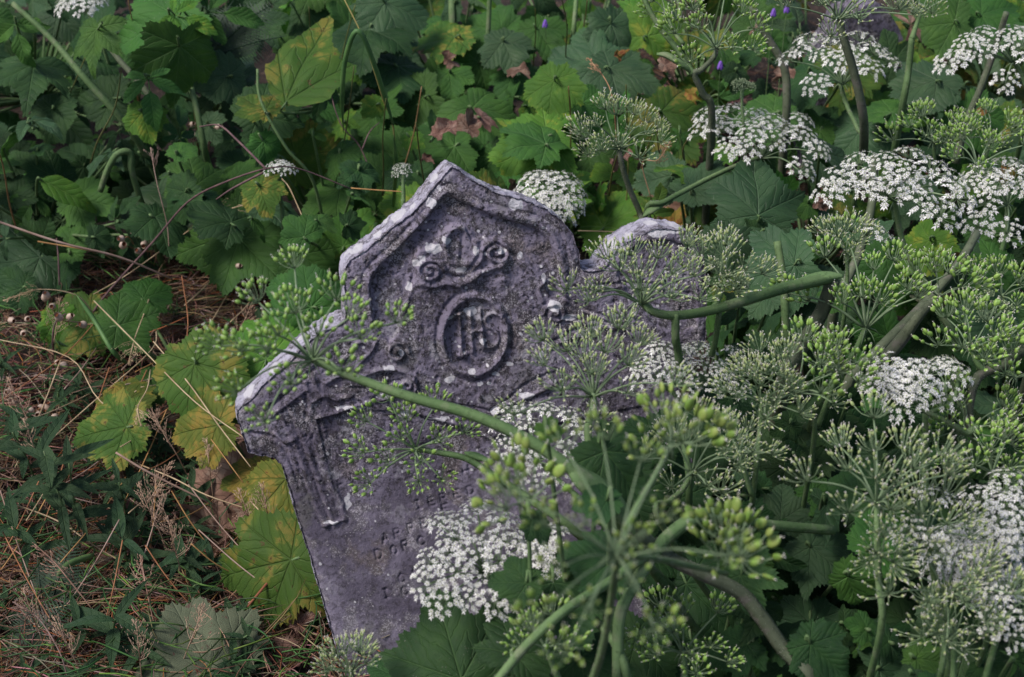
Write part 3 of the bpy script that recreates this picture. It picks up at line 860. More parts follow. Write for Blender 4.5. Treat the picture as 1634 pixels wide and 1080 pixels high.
HERO = [
 # top left
 (250,38,105,200,'m','l5',.42),(300,30,70,-20,'b','l3',.46),(362,22,85,-5,'m','l3',.42),(150,65,62,-90,'m','ld',.50),(30,60,62,-80,'m','l3',.42),(52,118,85,-95,'d','ld',.36),
 (145,108,60,-85,'d','l3',.34),(285,105,90,-85,'m','l5',.40),(240,150,80,-80,'m','l3',.40),(232,195,50,-75,'b','l3',.36),(82,190,60,-80,'d','r',.30),(160,160,62,190,'d','l5',.32),
 (376,108,60,70,'g','l3',.30),(362,160,66,-55,'g','l3',.28),(310,275,70,88,'m','r',.24),(378,280,66,80,'m','r',.22),(50,265,60,150,'d','l3',.2),(92,298,75,-20,'b','e',.24),(140,318,66,-10,'m','l3',.2),
 (28,300,50,60,'d','l3',.2),(255,330,105,180,'g','r',.16),(400,400,95,-50,'m','l5',.16),(345,385,95,200,'m','l5',.15),(110,378,55,90,'m','l3',.16),(160,350,60,60,'m','l3',.15),
 (32,415,90,200,'g','l3',.12),(18,465,55,200,'d','l3',.10),(90,430,60,200,'d','l3',.10),(215,90,50,-90,'m','l3',.3),(195,225,60,-60,'d','l3',.2),
 (472,118,150,78,'y','u',.42),(410,165,60,130,'y','l3',.38),(500,245,78,5,'y','r',.24),(450,250,60,120,'m','r',.2),(545,290,70,190,'m','l3',.2),
 # left of the stone
 (470,475,88,150,'m','r',.2),(420,545,92,100,'b','r',.22),(330,610,108,-55,'y','r',.2),(200,624,68,95,'Y','r',.12),(172,686,88,190,'y','l3',.12),(320,684,86,185,'Y','l3',.16),
 (115,520,80,190,'y','r',.1),(210,510,72,30,'m','l3',.14),(235,460,60,80,'m','r',.12),(500,420,70,-30,'m','r',.2),(560,372,70,60,'b','r',.22),
 (462,795,95,-75,'Y','l5',.10),(392,762,58,200,'Y','l5',.10),(425,905,125,195,'y','l5',.10),(430,955,90,190,'p','r',.04),(355,770,95,170,'n','r',.06),(330,835,62,150,'n','c',.04),
 (310,1030,140,120,'p','l3',.08),(500,965,75,-60,'d','l3',.05),(400,860,60,150,'Y','c',.04),(100,520,50,-60,'b','l3',.1),(260,610,60,-30,'m','l3',.1),
 # top centre
 (585,60,95,-85,'d','l5',.34),(625,28,80,-70,'g','l5',.36),(640,120,80,-95,'d','l3',.28),(700,62,74,190,'y','l3',.30),(742,100,64,185,'m','r',.26),(812,80,62,-70,'g','l3',.30),
 (780,45,66,160,'m','l3',.30),(870,60,62,-60,'m','l3',.30),(880,150,72,-95,'b','l3',.36),(845,230,90,205,'b','l5',.32),(655,165,70,200,'m','l5',.24),(600,190,70,190,'m','l3',.22),
 (672,185,48,-85,'y','l3',.22),(700,235,76,195,'m','l5',.24),(625,245,76,170,'m','l3',.22),(600,300,76,200,'m','l3',.2),(560,220,60,-60,'d','l3',.18),(770,190,80,-60,'m','l5',.24),
 (765,250,60,190,'m','l3',.2),(925,95,80,170,'g','l3',.30),(1000,115,80,-20,'g','l3',.3),(985,60,72,-70,'g','l3',.32),(1075,200,90,-60,'y','l5',.26),(990,345,92,20,'b','r',.20),
 (895,300,78,45,'b','r',.22),(790,290,60,190,'m','l3',.18),(1078,348,48,80,'o','c',.16),(1137,362,56,90,'o','l5',.20),(960,240,80,-30,'m','l5',.2),(905,215,60,-60,'b','l3',.2),
 (540,110,80,-80,'d','l5',.22),(500,30,80,-60,'d','l5',.25),(430,20,70,-80,'g','l3',.25),(950,170,60,-10,'m','l3',.3),(720,130,50,-80,'m','l3',.25),(830,130,60,-60,'m','l5',.25),
 # right
 (1212,312,98,80,'g','l5',.38),(1120,285,70,60,'g','l3',.34),(1050,285,64,190,'g','l3',.3),(1470,135,78,200,'g','l3',.36),(1540,128,52,30,'Y','r',.26),(1450,70,60,200,'y','l3',.25),
 (1500,40,70,190,'m','l5',.36),(1590,30,70,-30,'m','l5',.36),(1235,430,95,190,'g','l5',.34),(1165,400,70,-60,'g','l3',.34),(1195,560,95,180,'m','r',.28),(1160,490,80,-60,'m','l5',.24),
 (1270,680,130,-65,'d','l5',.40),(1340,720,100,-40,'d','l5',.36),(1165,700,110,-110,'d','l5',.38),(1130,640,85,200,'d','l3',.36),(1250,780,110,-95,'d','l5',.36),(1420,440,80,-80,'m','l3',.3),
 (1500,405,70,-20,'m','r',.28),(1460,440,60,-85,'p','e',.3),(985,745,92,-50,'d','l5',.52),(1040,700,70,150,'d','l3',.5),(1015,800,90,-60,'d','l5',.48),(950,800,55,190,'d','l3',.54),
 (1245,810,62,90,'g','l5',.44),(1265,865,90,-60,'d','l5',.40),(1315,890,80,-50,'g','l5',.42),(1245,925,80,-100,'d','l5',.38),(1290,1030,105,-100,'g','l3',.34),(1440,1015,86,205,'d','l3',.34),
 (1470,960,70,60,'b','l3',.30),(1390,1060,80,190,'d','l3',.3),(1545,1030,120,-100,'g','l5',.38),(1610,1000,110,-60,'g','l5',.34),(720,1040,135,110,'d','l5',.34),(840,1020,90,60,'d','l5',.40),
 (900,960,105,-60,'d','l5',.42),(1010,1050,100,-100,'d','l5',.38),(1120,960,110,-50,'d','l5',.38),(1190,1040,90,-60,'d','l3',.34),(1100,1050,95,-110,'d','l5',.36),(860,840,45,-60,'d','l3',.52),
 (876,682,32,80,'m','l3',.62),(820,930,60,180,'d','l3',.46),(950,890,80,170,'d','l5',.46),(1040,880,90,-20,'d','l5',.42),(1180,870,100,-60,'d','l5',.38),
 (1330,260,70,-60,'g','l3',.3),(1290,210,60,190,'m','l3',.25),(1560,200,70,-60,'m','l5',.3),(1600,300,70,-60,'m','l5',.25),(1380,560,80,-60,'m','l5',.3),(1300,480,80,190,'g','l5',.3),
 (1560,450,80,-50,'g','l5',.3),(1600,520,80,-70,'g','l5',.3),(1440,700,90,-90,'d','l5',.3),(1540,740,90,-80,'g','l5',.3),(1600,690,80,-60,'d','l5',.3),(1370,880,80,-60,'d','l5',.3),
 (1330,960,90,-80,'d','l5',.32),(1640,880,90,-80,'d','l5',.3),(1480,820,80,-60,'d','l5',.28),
 # smaller leaves by the stone's right edge, in front of it
 (1060,760,80,-30,'d','l5',.46),(1085,830,90,-80,'d','l5',.42),(1110,700,70,-60,'d','l3',.44),(780,1085,120,70,'d','l5',.30),(620,1075,60,150,'d','l3',.2),(930,1080,100,-80,'d','l5',.34),
]
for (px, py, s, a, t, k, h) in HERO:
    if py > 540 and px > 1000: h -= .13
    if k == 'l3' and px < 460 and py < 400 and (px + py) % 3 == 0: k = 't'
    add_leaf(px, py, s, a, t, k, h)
def pick(ws):
    ks = list(ws.keys()); w = np.array([ws[k] for k in ks], float); w /= w.sum()
    return ks[rng.choice(len(ks), p=w)]
for gy_ in range(-60, 1260, 39):
    for gx_ in range(-180, 1830, 39):
        px = gx_ + rng.uniform(-22, 22); py = gy_ + rng.uniform(-22, 22)
        top = py < 400 + (35 * math.sin(px / 90))
        right = px > 1135
        left_litter = px < 560 and py > 430
        if px < 300 and py > 400: continue
        if 1300 < px < 1430 and py < 55 and rng.random() < .8: continue
        if left_litter and not (px > 430 and py < 560): continue
        if not (top or right): continue
        h = rng.uniform(.04, .34) if not right else rng.uniform(.08, .36)
        p = PH(px, py, h); dep = (p - C0) @ fw
        if 340 < px < 1170 and 240 < py and dep < stone_depth(px, py) + 0.16:
            h = 0.05; p = PH(px, py, h); dep = (p - C0) @ fw
            if dep < stone_depth(px, py) + 0.14: continue
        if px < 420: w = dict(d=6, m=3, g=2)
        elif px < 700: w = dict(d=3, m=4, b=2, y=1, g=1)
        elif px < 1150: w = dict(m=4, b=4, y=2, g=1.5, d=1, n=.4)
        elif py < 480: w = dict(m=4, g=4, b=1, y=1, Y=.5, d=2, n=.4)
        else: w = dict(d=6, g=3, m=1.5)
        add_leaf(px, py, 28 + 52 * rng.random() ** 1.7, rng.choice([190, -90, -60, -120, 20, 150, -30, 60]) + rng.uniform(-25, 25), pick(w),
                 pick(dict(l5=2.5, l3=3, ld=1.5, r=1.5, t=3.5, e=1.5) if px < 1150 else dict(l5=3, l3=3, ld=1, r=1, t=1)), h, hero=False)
# dead leaves on the litter
for _ in range(60):
    px = rng.uniform(-60, 540); py = rng.uniform(470, 1150)
    if inside(np.array([px]), np.array([py]), OUTA)[0]: continue
    add_leaf(px, py, rng.uniform(14, 40), rng.uniform(0, 360), 'n', 'c', .02 + rng.uniform(0, .03), hero=False, zone=('dead', 0))
for _ in range(26):
    px = rng.uniform(600, 1634); py = rng.uniform(0, 430)
    add_leaf(px, py, rng.uniform(14, 34), rng.uniform(0, 360), pick(dict(n=4, o=1)), 'c', rng.uniform(.2, .4), hero=False, zone=('dead', 1))

WHERE = {0: "at the far left edge", 1: "left of the yellow upright leaf", 2: "around the yellow upright leaf", 3: "behind the gravestone's pointed peak", 4: "behind the gravestone's right slope",
         5: "beyond the gravestone's round shoulder", 6: "under the tall white umbels", 7: "at the far right edge"}
ROWS = {0: "in the back row", 1: "in the second row", 2: "level with the carved medallion", 3: "level with the stone's plain middle", 4: "level with the cut lettering", 5: "along the near edge"}
TW = {'d': 'dark green', 'm': 'mid green', 'b': 'bright green', 'g': 'grey-green', 'y': 'yellowing green', 'Y': 'yellow', 'o': 'orange', 'n': 'brown', 'p': 'pale'}
def put_leaf(parent, base, spec, name="leaf"):
    o_, s, Nv, T, tone, kind = spec
    me_ = LEAF[kind][rng.integers(len(LEAF[kind]))]
    ob_ = link(name, me_, parent, o_ - base, frame_quat(Nv, T), s)
    ob_.material_slots[0].link = 'OBJECT'
    ob_.material_slots[0].material = LM[tone]
    return ob_
for key_, specs in plants.items():
    if key_[0] == 'dead':
        for q in specs:
            ob_ = put_leaf(None, np.zeros(3), q, "dead_leaf")
            ob_["category"] = "dead leaf"
            if key_[1] == 0:
                ob_["label"] = "small curled brown dead leaf lying on the straw litter"; ob_["group"] = "dead leaves on the litter"
            else:
                ob_["label"] = "small curled withered leaf caught among the green leaves behind"; ob_["group"] = "withered leaves caught in the foliage"
        continue
    cen = np.mean([q[0] for q in specs], 0)
    by = cen[1] + 0.10
    bx = cen[0]
    # keep the root out of the stone
    if 0.25 > bx > -0.25 and by < 1.95: by = 1.95 if cen[1] > 1.6 else cen[1]
    base = np.array([bx, by, float(ground_z(bx, by)) - 0.01])
    from collections import Counter as Ct
    tw = Ct(q[4] for q in specs).most_common(2)
    lab = f"{TW[tw[0][0]]} lobed-leaf plant {WHERE[key_[0]]}, {ROWS[key_[1]]}"
    t = thing("hogweed_plant", lab, "plant", base, "leafy hogweed plants")
    mb = MB()
    mb.tube([base * 0 + [0, 0, -.02], [0.004, 0, .01], [0.0, 0.004, .035]], [.007, .006, .004], 8, sm=2)
    for q in specs:
        o_, s, Nv, T, tone, kind = q
        put_leaf(t, base, q)
        e = o_ - base
        st_ = np.array([rng.normal(0, .006), rng.normal(0, .006), 0.03])
        mid = st_ * .6 + e * .4 - T * s * .1; mid[2] = min(mid[2], e[2] - .03)
        mb.tube([st_, mid, e - T * s * .12 - Nv * 0.004, e + T * s * 0.02 - Nv * .002], [.0034, .0028, .002, .0014], 6, sm=4)
    link("stem", mb.build("stem", [M_STEM]), t)

# ------------------------------------------------------------------ umbels
def dome_dirs(n, maxang, r, flat=1.0):
    out = []
    for i in range(n):
        t = (i + 0.5) / n
        th = math.radians(maxang) * math.sqrt(t) * r.uniform(.9, 1.08)
        ph = i * 2.399963 + r.uniform(-.3, .3)
        out.append((th + r.normal(0, .03), ph))
    return out
def sph(th, ph):
    return np.array([math.sin(th) * math.cos(ph), math.sin(th) * math.sin(ph), math.cos(th)])
def umbellet_flower(seed, n=22, R=.0165, size=.0037):
    r = np.random.default_rng(seed); mb = MB()
    for (th, ph) in dome_dirs(n, 82, r):
        d = sph(th, ph); L = R * (1.0 + .25 * math.sin(th)) * r.uniform(.9, 1.08)
        tip = np.array([d[0] * L, d[1] * L, d[2] * L * .55 + R * .25])
        mb.tube([np.zeros(3), tip * [.5, .5, .35], tip], [.0004, .0004, .0004], 3, 0, sm=2)
        nv = nrm(d * .7 + np.array([0, 0, .7]))
        rad = nrm(np.array([math.cos(ph), math.sin(ph), 0]) - (np.array([math.cos(ph), math.sin(ph), 0]) @ nv) * nv)
        tan = np.cross(nv, rad)
        outer = max(0, (th - .7)) / .7
        rot = r.uniform(-.5, .5) * (1 - outer)
        for k in range(5):
            a = k * 2 * math.pi / 5 + rot
            dr = rad * math.cos(a) + tan * math.sin(a); sd_ = np.cross(nv, dr)
            pl = size * (1 + outer * 1.1 * max(0, math.cos(a)) ** 2) * r.uniform(.85, 1.1)
            w = pl * .27
            b0 = tip + nv * .0004
            vs = [b0 + dr * .0004, b0 + dr * pl * .55 + sd_ * w + nv * .0006, b0 + dr * pl + sd_ * w * 1.15 + nv * .0002, b0 + dr * pl * .60 + nv * .0007,
                  b0 + dr * pl - sd_ * w * 1.15 + nv * .0002, b0 + dr * pl * .55 - sd_ * w + nv * .0006]
            mb.add(vs, [(0, 3, 2, 1), (0, 5, 4, 3)], 1)
        mb.blob(tip + nv * .0006, nv, .0013, .0016, .0016, 2, 3, 5)
        for k in range(3):
            a = r.uniform(0, 6.28)
            e = tip + nv * .0022 + (rad * math.cos(a) + tan * math.sin(a)) * .0016
            mb.blob(e, nv, .0006, .0006, .0006, 1, 3, 4)
    return mb.build("umbellet_flower", [M_RAY, M_PET, M_CEN])
def umbellet_fruit(seed, n=18, R=.017, fl=.0042, fw_=.0026, ft=.0022, mat=None, tips=True, spread=70):
    r = np.random.default_rng(seed); mb = MB()
    for (th, ph) in dome_dirs(n, spread, r):
        d = sph(th, ph); L = R * r.uniform(.8, 1.1)
        tip = d * L + np.array([0, 0, R * .15])
        mid = np.array([d[0] * .6, d[1] * .6, d[2] * .42]) * L
        mb.tube([np.zeros(3), mid, tip], [.0005, .0004, .0005], 4, 0, sm=2)
        ax = nrm(d + np.array([0, 0, .7]))
        k = r.uniform(.75, 1.25)
        mb.blob(tip + ax * fl * .45 * k, ax, fl * k, fw_ * k, ft * k, 1, 6, 7, side=r.normal(0, 1, 3))
        if tips:
            e = tip + ax * fl * .95 * k
            mb.blob(e, ax, .0011, .0012, .0012, 2, 3, 5)
            for j in range(2):
                q = e + ax * .0016 + r.normal(0, .0007, 3)
                mb.tube([e, q], .00022, 3, 2, sm=1)
                if r.random() < .5: mb.blob(q + r.normal(0, .0005, 3), ax, .0013, .0013, .0007, 3, 3, 5)
    return mb.build("umbellet_fruit", [M_RAY, mat or M_FRU, M_TIP, M_PET])
def umbellet_bud(seed, n=26, R=.011):
    r = np.random.default_rng(seed); mb = MB()
    for (th, ph) in dome_dirs(n, 80, r):
        d = sph(th, ph); tip = d * R
        mb.tube([np.zeros(3), tip], .0004, 3, 0, sm=1)
        mb.blob(tip, d, .0024, .0022, .0022, 1, 4, 5)
    return mb.build("umbellet_bud", [M_RAY, M_BUD])
UM = {
 'w': [umbellet_flower(200 + i, int(rng.integers(20, 28))) for i in range(6)],
 'y': [umbellet_fruit(220 + i, int(rng.integers(15, 22)), mat=M_FRY) for i in range(5)],
 'f': [umbellet_fruit(240 + i, int(rng.integers(12, 18)), R=.018, fl=.0072, fw_=.0050, ft=.0030) for i in range(5)],
 'F': [umbellet_fruit(280 + i, int(rng.integers(9, 14)), R=.021, fl=.0088, fw_=.0066, ft=.0026, mat=M_FRL) for i in range(4)],
 'R': [umbellet_fruit(290 + i, int(rng.integers(14, 20)), R=.018, fl=.0060, fw_=.0046, ft=.0040) for i in range(4)],
 'b': [umbellet_bud(260 + i) for i in range(2)],
 'x': [umbellet_flower(270 + i, 24, R=.014, size=.0026) for i in range(2)],
}
def make_umbel(parent, base, H_, axis, L, n, kind, seed, maxang=84, us=1.0, sq=0.75, mixk=None, rt_=1.0, pe=None):
    r = np.random.default_rng(seed)
    ax = nrm(axis); X_ = nrm(np.cross(ax, [0.2, 1, 0.1])); Y_ = np.cross(ax, X_)
    mb = MB(); ends = []
    rr_ = (0.0009 + L * 0.0055) * rt_
    if kind == 'w' and n > 10: n = int(n * 1.2)
    if kind == 'w': us *= 1.0; sq *= .72
    for (th, ph) in dome_dirs(n, maxang, r):
        d0 = sph(th, ph); d = X_ * d0[0] + Y_ * d0[1] + ax * d0[2]
        l = L * r.uniform(.76, 1.12)
        if n > 10 and r.random() < .04: continue
        # rays arch: leave steep, end flatter
        flat = X_ * d0[0] + Y_ * d0[1]
        end = flat * l + ax * l * (d0[2] * sq + 0.06 * (1 - d0[2]))
        end = end + r.normal(0, L * .045, 3)
        mid = flat * l * .52 + ax * l * (d0[2] * sq * .58 + 0.10) * .9
        mb.tube([ax * -.003, mid, end], [rr_, rr_ * .75, rr_ * .6], 6, sm=4)
        dirn = nrm(end - mid)
        ends.append((end, nrm(dirn * .55 + ax * .5 + np.array([0, 0, .35])), r.uniform(.72, 1.2)))
    if pe is not None:
        # ray ends read off the photograph, each at its own distance on the dome
        mb = MB(); ends = []
        for (ex_, ey_) in pe:
            _, _, hd = proj(H_)
            if ax[2] > .8:
                q = PH(ex_, ey_, H_[2] + .42 * L + r.normal(0, .07 * L)); _, _, qd = proj(q)
                q = P(ex_, ey_, float(np.clip(qd, hd - L * .9, hd + L * .9)))
            else:
                q = P(ex_, ey_, hd - .3 * L + r.normal(0, .1 * L))
            end = q - H_; l = np.linalg.norm(end)
            mid = end * .5 + ax * l * .10
            mb.tube([ax * -.003, mid, end], [rr_, rr_ * .75, rr_ * .6], 6, sm=4)
            ends.append((end, nrm(nrm(end - mid) * .5 + ax * .5 + np.array([0, 0, .4])), r.uniform(.85, 1.12)))
    mb.blob(np.zeros(3), ax, rr_ * 4, rr_ * 4.4, rr_ * 4.4, 0)
    for k in range(6):   # bracts under the hub
        a = k * 1.05 + r.uniform(0, .5); dd = X_ * math.cos(a) + Y_ * math.sin(a)
        mb.tube([np.zeros(3), dd * L * .10 - ax * .004, dd * L * .17 - ax * .013], [.0008, .0007, .0002], 4, sm=2)
    u = link("umbel", mb.build("umbel", [M_RAY]), parent, H_ - base)
    for (e, dv, sc) in ends:
        kk = kind if mixk is None or r.random() > mixk[1] else mixk[0]
        me_ = UM[kk][r.integers(len(UM[kk]))]
        q = Vector((0, 0, 1)).rotation_difference(Vector(dv)) @ Quaternion((0, 0, 1), r.uniform(0, 6.28))
        link("umbellet", me_, u, e, q, sc * us)
    return u
def stem_part(parent, base, pts, rad, name="stem", mat=None, ribs=True):
    mb = MB()
    pp = [np.asarray(p) - base for p in pts]
    mb.tube(pp, rad, 20 if ribs else 8, sm=5, rib=.11 if ribs else 0)
    path = smooth_path(pp, 5)[:int(len(pp) * 5 * .75)]
    if len(path) > 2 and ribs:
        r = np.random.default_rng(int(abs(pts[0][0]) * 9999) % 9999)
        seg = np.linalg.norm(np.diff(path, axis=0), axis=1); Lt = seg.sum()
        rmean = float(np.mean(rad))
        for _ in range(int(min(500, Lt * 1400))):
            i = r.integers(len(path) - 1); t = r.random(); c = path[i] * (1 - t) + path[i + 1] * t
            T = nrm(path[i + 1] - path[i]); o = nrm(np.cross(T, r.normal(0, 1, 3))); w = np.cross(o, T)
            rc = float(np.interp((i + t) / (len(pp) * 5), np.linspace(0, 1, len(rad)), rad)); hl = .0012 + .0010 * r.random()
            mb.add([c + o * rc * .9 + T * .00014, c + o * rc * .9 - T * .00014, c + o * rc * .9 + w * .00014, c + o * (rc + hl) + T * hl * .3], [(0, 1, 3), (1, 2, 3), (2, 0, 3)], 1)
    return link(name, mb.build(name, [mat or M_STEM, M_HAIR]), parent)
def sheath_part(parent, base, pts, w):
    mb = MB()
    mb.tube([np.asarray(p) - base for p in pts], [w * .35, w * .8, w * 1.0, w * .85, w * .5, w * .2], 14, sm=4, rib=.05, flat=.55)
    link("sheath", mb.build("sheath", [M_STEM]), parent)

UPZ = np.array([0, 0, 1.0])
def umbel_plant(label, umbels, stems, root=None, sheaths=(), leaves=(), group="flowering hogweeds", name="flowering_hogweed", ds=1.0):
    """umbels: (px, py, depth, radius_px, n, kind, axis, kw); stems: list of [(px,py,d)...], rad, mat; first stem runs to the root"""
    stems = [([(a, b_, c * ds) for a, b_, c in q], [w_ * (1 + ds) / 2 for w_ in rad], mt) for q, rad, mt in stems]
    umbels = [(a, b_, c * ds, *rest) for a, b_, c, *rest in umbels]
    last = stems[0][0][-1]
    lp = P(*last)
    if root is None:
        root = np.array([lp[0] + 0.02, lp[1] + 0.10, 0])
    else:
        root = np.array([root[0], root[1], 0.0])
    root[2] = float(ground_z(root[0], root[1])) - .01
    t = thing(name, label, "flowering plant", root, group)
    for i, (pts, rad, mt) in enumerate(stems):
        ps = [P(*q) for q in pts]
        if i == 0: ps = ps + [ps[-1] * .45 + root * .55 + np.array([0, .01, 0]), root]
        stem_part(t, root, ps, rad, "stem" if i == 0 else "branch", mt)
    for i, (px, py, d, R_, n, kind, axis, kw) in enumerate(umbels):
        make_umbel(t, root, P(px, py, d), axis, R_ * d / F, n, kind, 300 + int(px) + int(py), **kw)
    for pts, w in sheaths:
        sheath_part(t, root, [P(*q) for q in pts], w)
    return t
SG, SD_ = M_STEM, M_STEMD
def ax(dx=0, dz=0, dy=0):
    return nrm(np.array([dx, dy, 1.0]) + np.array([0, 0, dz]))
FACE = nrm(-fw + 0.4 * np.array([0, 0, 1]))

umbel_plant("white umbel high up with a small green umbel leaning over it",
  [(1345,132,2.35,92,17,'w',ax(0.02,0,-.15),dict(pe=[(1291,70),(1261,97),(1324,73),(1314,92),(1374,67),(1394,87),(1417,102),(1341,103),(1387,115),(1302,140),(1350,80),(1280,85),(1365,95)])),(1338,28,2.05,120,14,'y',ax(0,0,-.05),dict(sq=.55))],
  [([(1340,132,2.35),(1352,170,2.36),(1368,205,2.3),(1376,240,2.25)], [.0028,.003,.0034,.005], SG),
   ([(1338,28,2.05),(1346,60,2.06),(1364,120,2.08),(1378,190,2.12),(1378,245,2.2)], [.0042,.005,.0055,.006], SD_)])
umbel_plant("dense white umbel behind the big grey-green leaf",
  [(1215,250,2.30,104,20,'w',ax(.0,0,-.2),dict(pe=[(1130,190),(1167,180),(1203,190),(1123,213),(1163,210),(1200,213),(1163,240),(1277,197),(1280,222),(1304,243),(1277,273),(1231,200),(1234,227),(1215,205),(1190,240),(1145,200),(1255,215)]))], [([(1215,250,2.30),(1180,262,2.28),(1120,290,2.22),(1060,322,2.18),(1030,342,2.2)], [.003,.0032,.0036,.004], SG)],
  sheaths=[([(1068,318,2.19),(1050,328,2.185),(1035,338,2.18),(1026,345,2.18)], .008)])
umbel_plant("largest white umbel, wide and flat, at the right above the pale leaf",
  [(1428,318,1.98,118,24,'w',ax(0,0,-.15),dict(pe=[(1371,263),(1411,262),(1451,253),(1324,312),(1361,293),(1417,312),(1467,297),(1487,277),(1514,293),(1527,317),(1501,347),(1401,287),(1444,280),(1340,290),(1435,300),(1386,305),(1470,330)],sq=.62))],
  [([(1428,318,1.98),(1436,370,2.0),(1450,410,2.0),(1475,450,2.0),(1500,500,2.02),(1530,560,2.05)], [.003,.0036,.0042,.0045,.005], SG)])
umbel_plant("white umbel mixed with green fruit, cut by the right edge, beside the largest one",
  [(1608,325,2.08,88,18,'w',ax(0,0,-.15),dict(pe=[(1567,280),(1607,267),(1614,297),(1571,327),(1561,363),(1607,373),(1590,285),(1630,280),(1635,310),(1590,300),(1548,300)])),(1560,262,2.12,70,8,'f',ax(-.1),dict(us=.9))],
  [([(1608,325,2.08),(1606,370,2.1),(1590,430,2.12),(1580,480,2.15)], [.003,.0034,.004], SG),
   ([(1560,262,2.12),(1545,290,2.14),(1520,320,2.16),(1500,350,2.2),(1480,380,2.2)], [.002,.0024,.003], SG)])
umbel_plant("white umbel in the top right corner on a thick slanting stem",
  [(1618,98,2.35,105,18,'w',ax(-.05,0,-.1),dict(pe=[(1567,57),(1614,57),(1527,97),(1567,87),(1604,133),(1627,77),(1545,75),(1590,70),(1640,60),(1650,100),(1515,105)]))],
  [([(1618,98,2.35),(1634,130,2.36),(1640,180,2.36)], [.003,.0036,.004], SG),
   ([(1606,20,2.3),(1590,70,2.34),(1565,140,2.36),(1540,200,2.38),(1525,260,2.4)], [.004,.0046,.005,.006], SD_)])
umbel_plant("compact white umbel just right of the stone's lower shoulder",
  [(1052,612,1.74,88,19,'w',ax(0,0,-.15),dict(us=.66,sq=.6,pe=[(1053,560),(1027,590),(1067,577),(1093,563),(1040,575),(1073,597),(1050,598),(1020,605)])),(1128,606,1.74,66,9,'x',ax(.05,0,-.1),dict(us=.8,pe=[(1123,570),(1103,593),(1133,587),(1093,617),(1180,623),(1183,590),(1143,617),(1170,567),(1090,585),(1112,560),(1150,595)]))],
  [([(1052,612,1.74),(1076,628,1.74),(1085,650,1.74),(1090,700,1.72),(1100,780,1.7)], [.0024,.003,.0034,.004], SG),
   ([(1128,606,1.74),(1105,630,1.74),(1090,650,1.74)], [.002,.0024,.0026], SG)])
umbel_plant("white umbel hanging in front of the stone's middle, under a long green stem",
  [(858,735,1.70,84,17,'w',nrm(FACE+[0,.1,.2]),dict(us=.74,sq=.38,pe=[(813,660),(870,660),(907,667),(843,683),(810,707),(920,690),(873,695),(848,730),(852,772),(893,755),(825,735),(840,660),(800,680),(905,725)]))],
  [([(858,735,1.70),(890,765,1.69),(930,800,1.66),(980,850,1.6)], [.0022,.0026,.003,.0035], SG)], root=(0.32, 1.35))
umbel_plant("lowest and nearest white umbel, partly blurred, over the cut lettering",
  [(775,912,1.50,108,22,'w',nrm(FACE+[0,.15,.35]),dict(us=.78,sq=.38,pe=[(704,838),(762,815),(800,834),(727,860),(768,863),(806,866),(718,882),(759,888),(797,897),(727,913),(683,932),(708,960),(749,954),(778,926),(790,960),(835,870),(840,920),(740,835),(690,900),(820,945)])),(880,880,1.46,20,4,'w',FACE,{})],
  [([(775,912,1.50),(830,935,1.48),(900,960,1.46),(960,1000,1.44),(1000,1080,1.4)], [.0024,.0028,.0034,.004,.005], SG)])
umbel_plant("white umbel half covered by green fruit, right of the broad dark leaves",
  [(1455,615,1.80,72,17,'w',ax(0,0,-.3),dict(pe=[(1414,590),(1444,593),(1411,623),(1441,623),(1464,627),(1474,600),(1441,647),(1400,608),(1428,605),(1458,605)],us=0.85)),(1510,612,1.82,40,6,'w',ax(.1),dict(us=.75,pe=[(1507,583),(1507,633),(1525,600),(1490,590)]))],
  [([(1455,615,1.80),(1470,650,1.8),(1500,668,1.8),(1540,690,1.82),(1555,700,1.84)], [.002,.003,.0042,.0045], SG),
   ([(1530,600,1.82),(1520,640,1.81),(1480,660,1.8)], [.0018,.0022,.0026], SG)], ds=0.9)
umbel_plant("dense white umbels at the lower right edge above a dark blue-green leaf",
  [(1590,838,1.78,92,21,'w',ax(-.05,0,-.3),dict(pe=[(1561,800),(1611,770),(1607,813),(1591,847),(1614,867),(1632,800),(1575,825),(1625,840),(1600,790),(1585,870)],us=0.85)),(1555,900,1.80,66,10,'w',ax(-.1,0,-.3),{})],
  [([(1590,838,1.78),(1600,880,1.8),(1610,930,1.82)], [.0026,.0032,.004], SG), ([(1555,900,1.8),(1580,930,1.82),(1608,950,1.84)], [.002,.0024,.003], SG)], ds=0.84)
umbel_plant("small round white umbel peeping over the stone's right slope",
  [(872,322,2.22,46,15,'w',ax(0,0,-.3),dict(sq=.6))], [([(872,322,2.22),(868,360,2.24),(860,420,2.26)], [.002,.0024,.003], SG)])
umbel_plant("tiny ragged white umbel left of the gravestone's peak on a hairy stem",
  [(447,272,2.35,17,5,'w',ax(),dict(us=.5))], [([(447,275,2.35),(445,300,2.35),(450,330,2.36),(455,370,2.38)], [.002,.003,.0034], SG)])
umbel_plant("tiny green and white bud cluster just left of the stone's peak",
  [(643,276,2.28,12,4,'x',ax(),dict(us=.45))], [([(643,280,2.28),(644,310,2.28),(646,350,2.3)], [.0022,.003,.0034], SG)])
umbel_plant("little white umbel at the very top above the bright leaf, left corner",
  [(137,15,2.62,28,9,'w',ax(),dict(us=.9))], [([(137,15,2.62),(150,40,2.62),(170,90,2.64)], [.002,.0026,.003], SG)])
umbel_plant("little distant white umbel at the top between upright green stems",
  [(776,42,3.0,16,6,'w',ax(),dict(us=.7))], [([(776,42,3.0),(774,90,3.0),(765,160,3.0)], [.0026,.003,.0036], SG)])
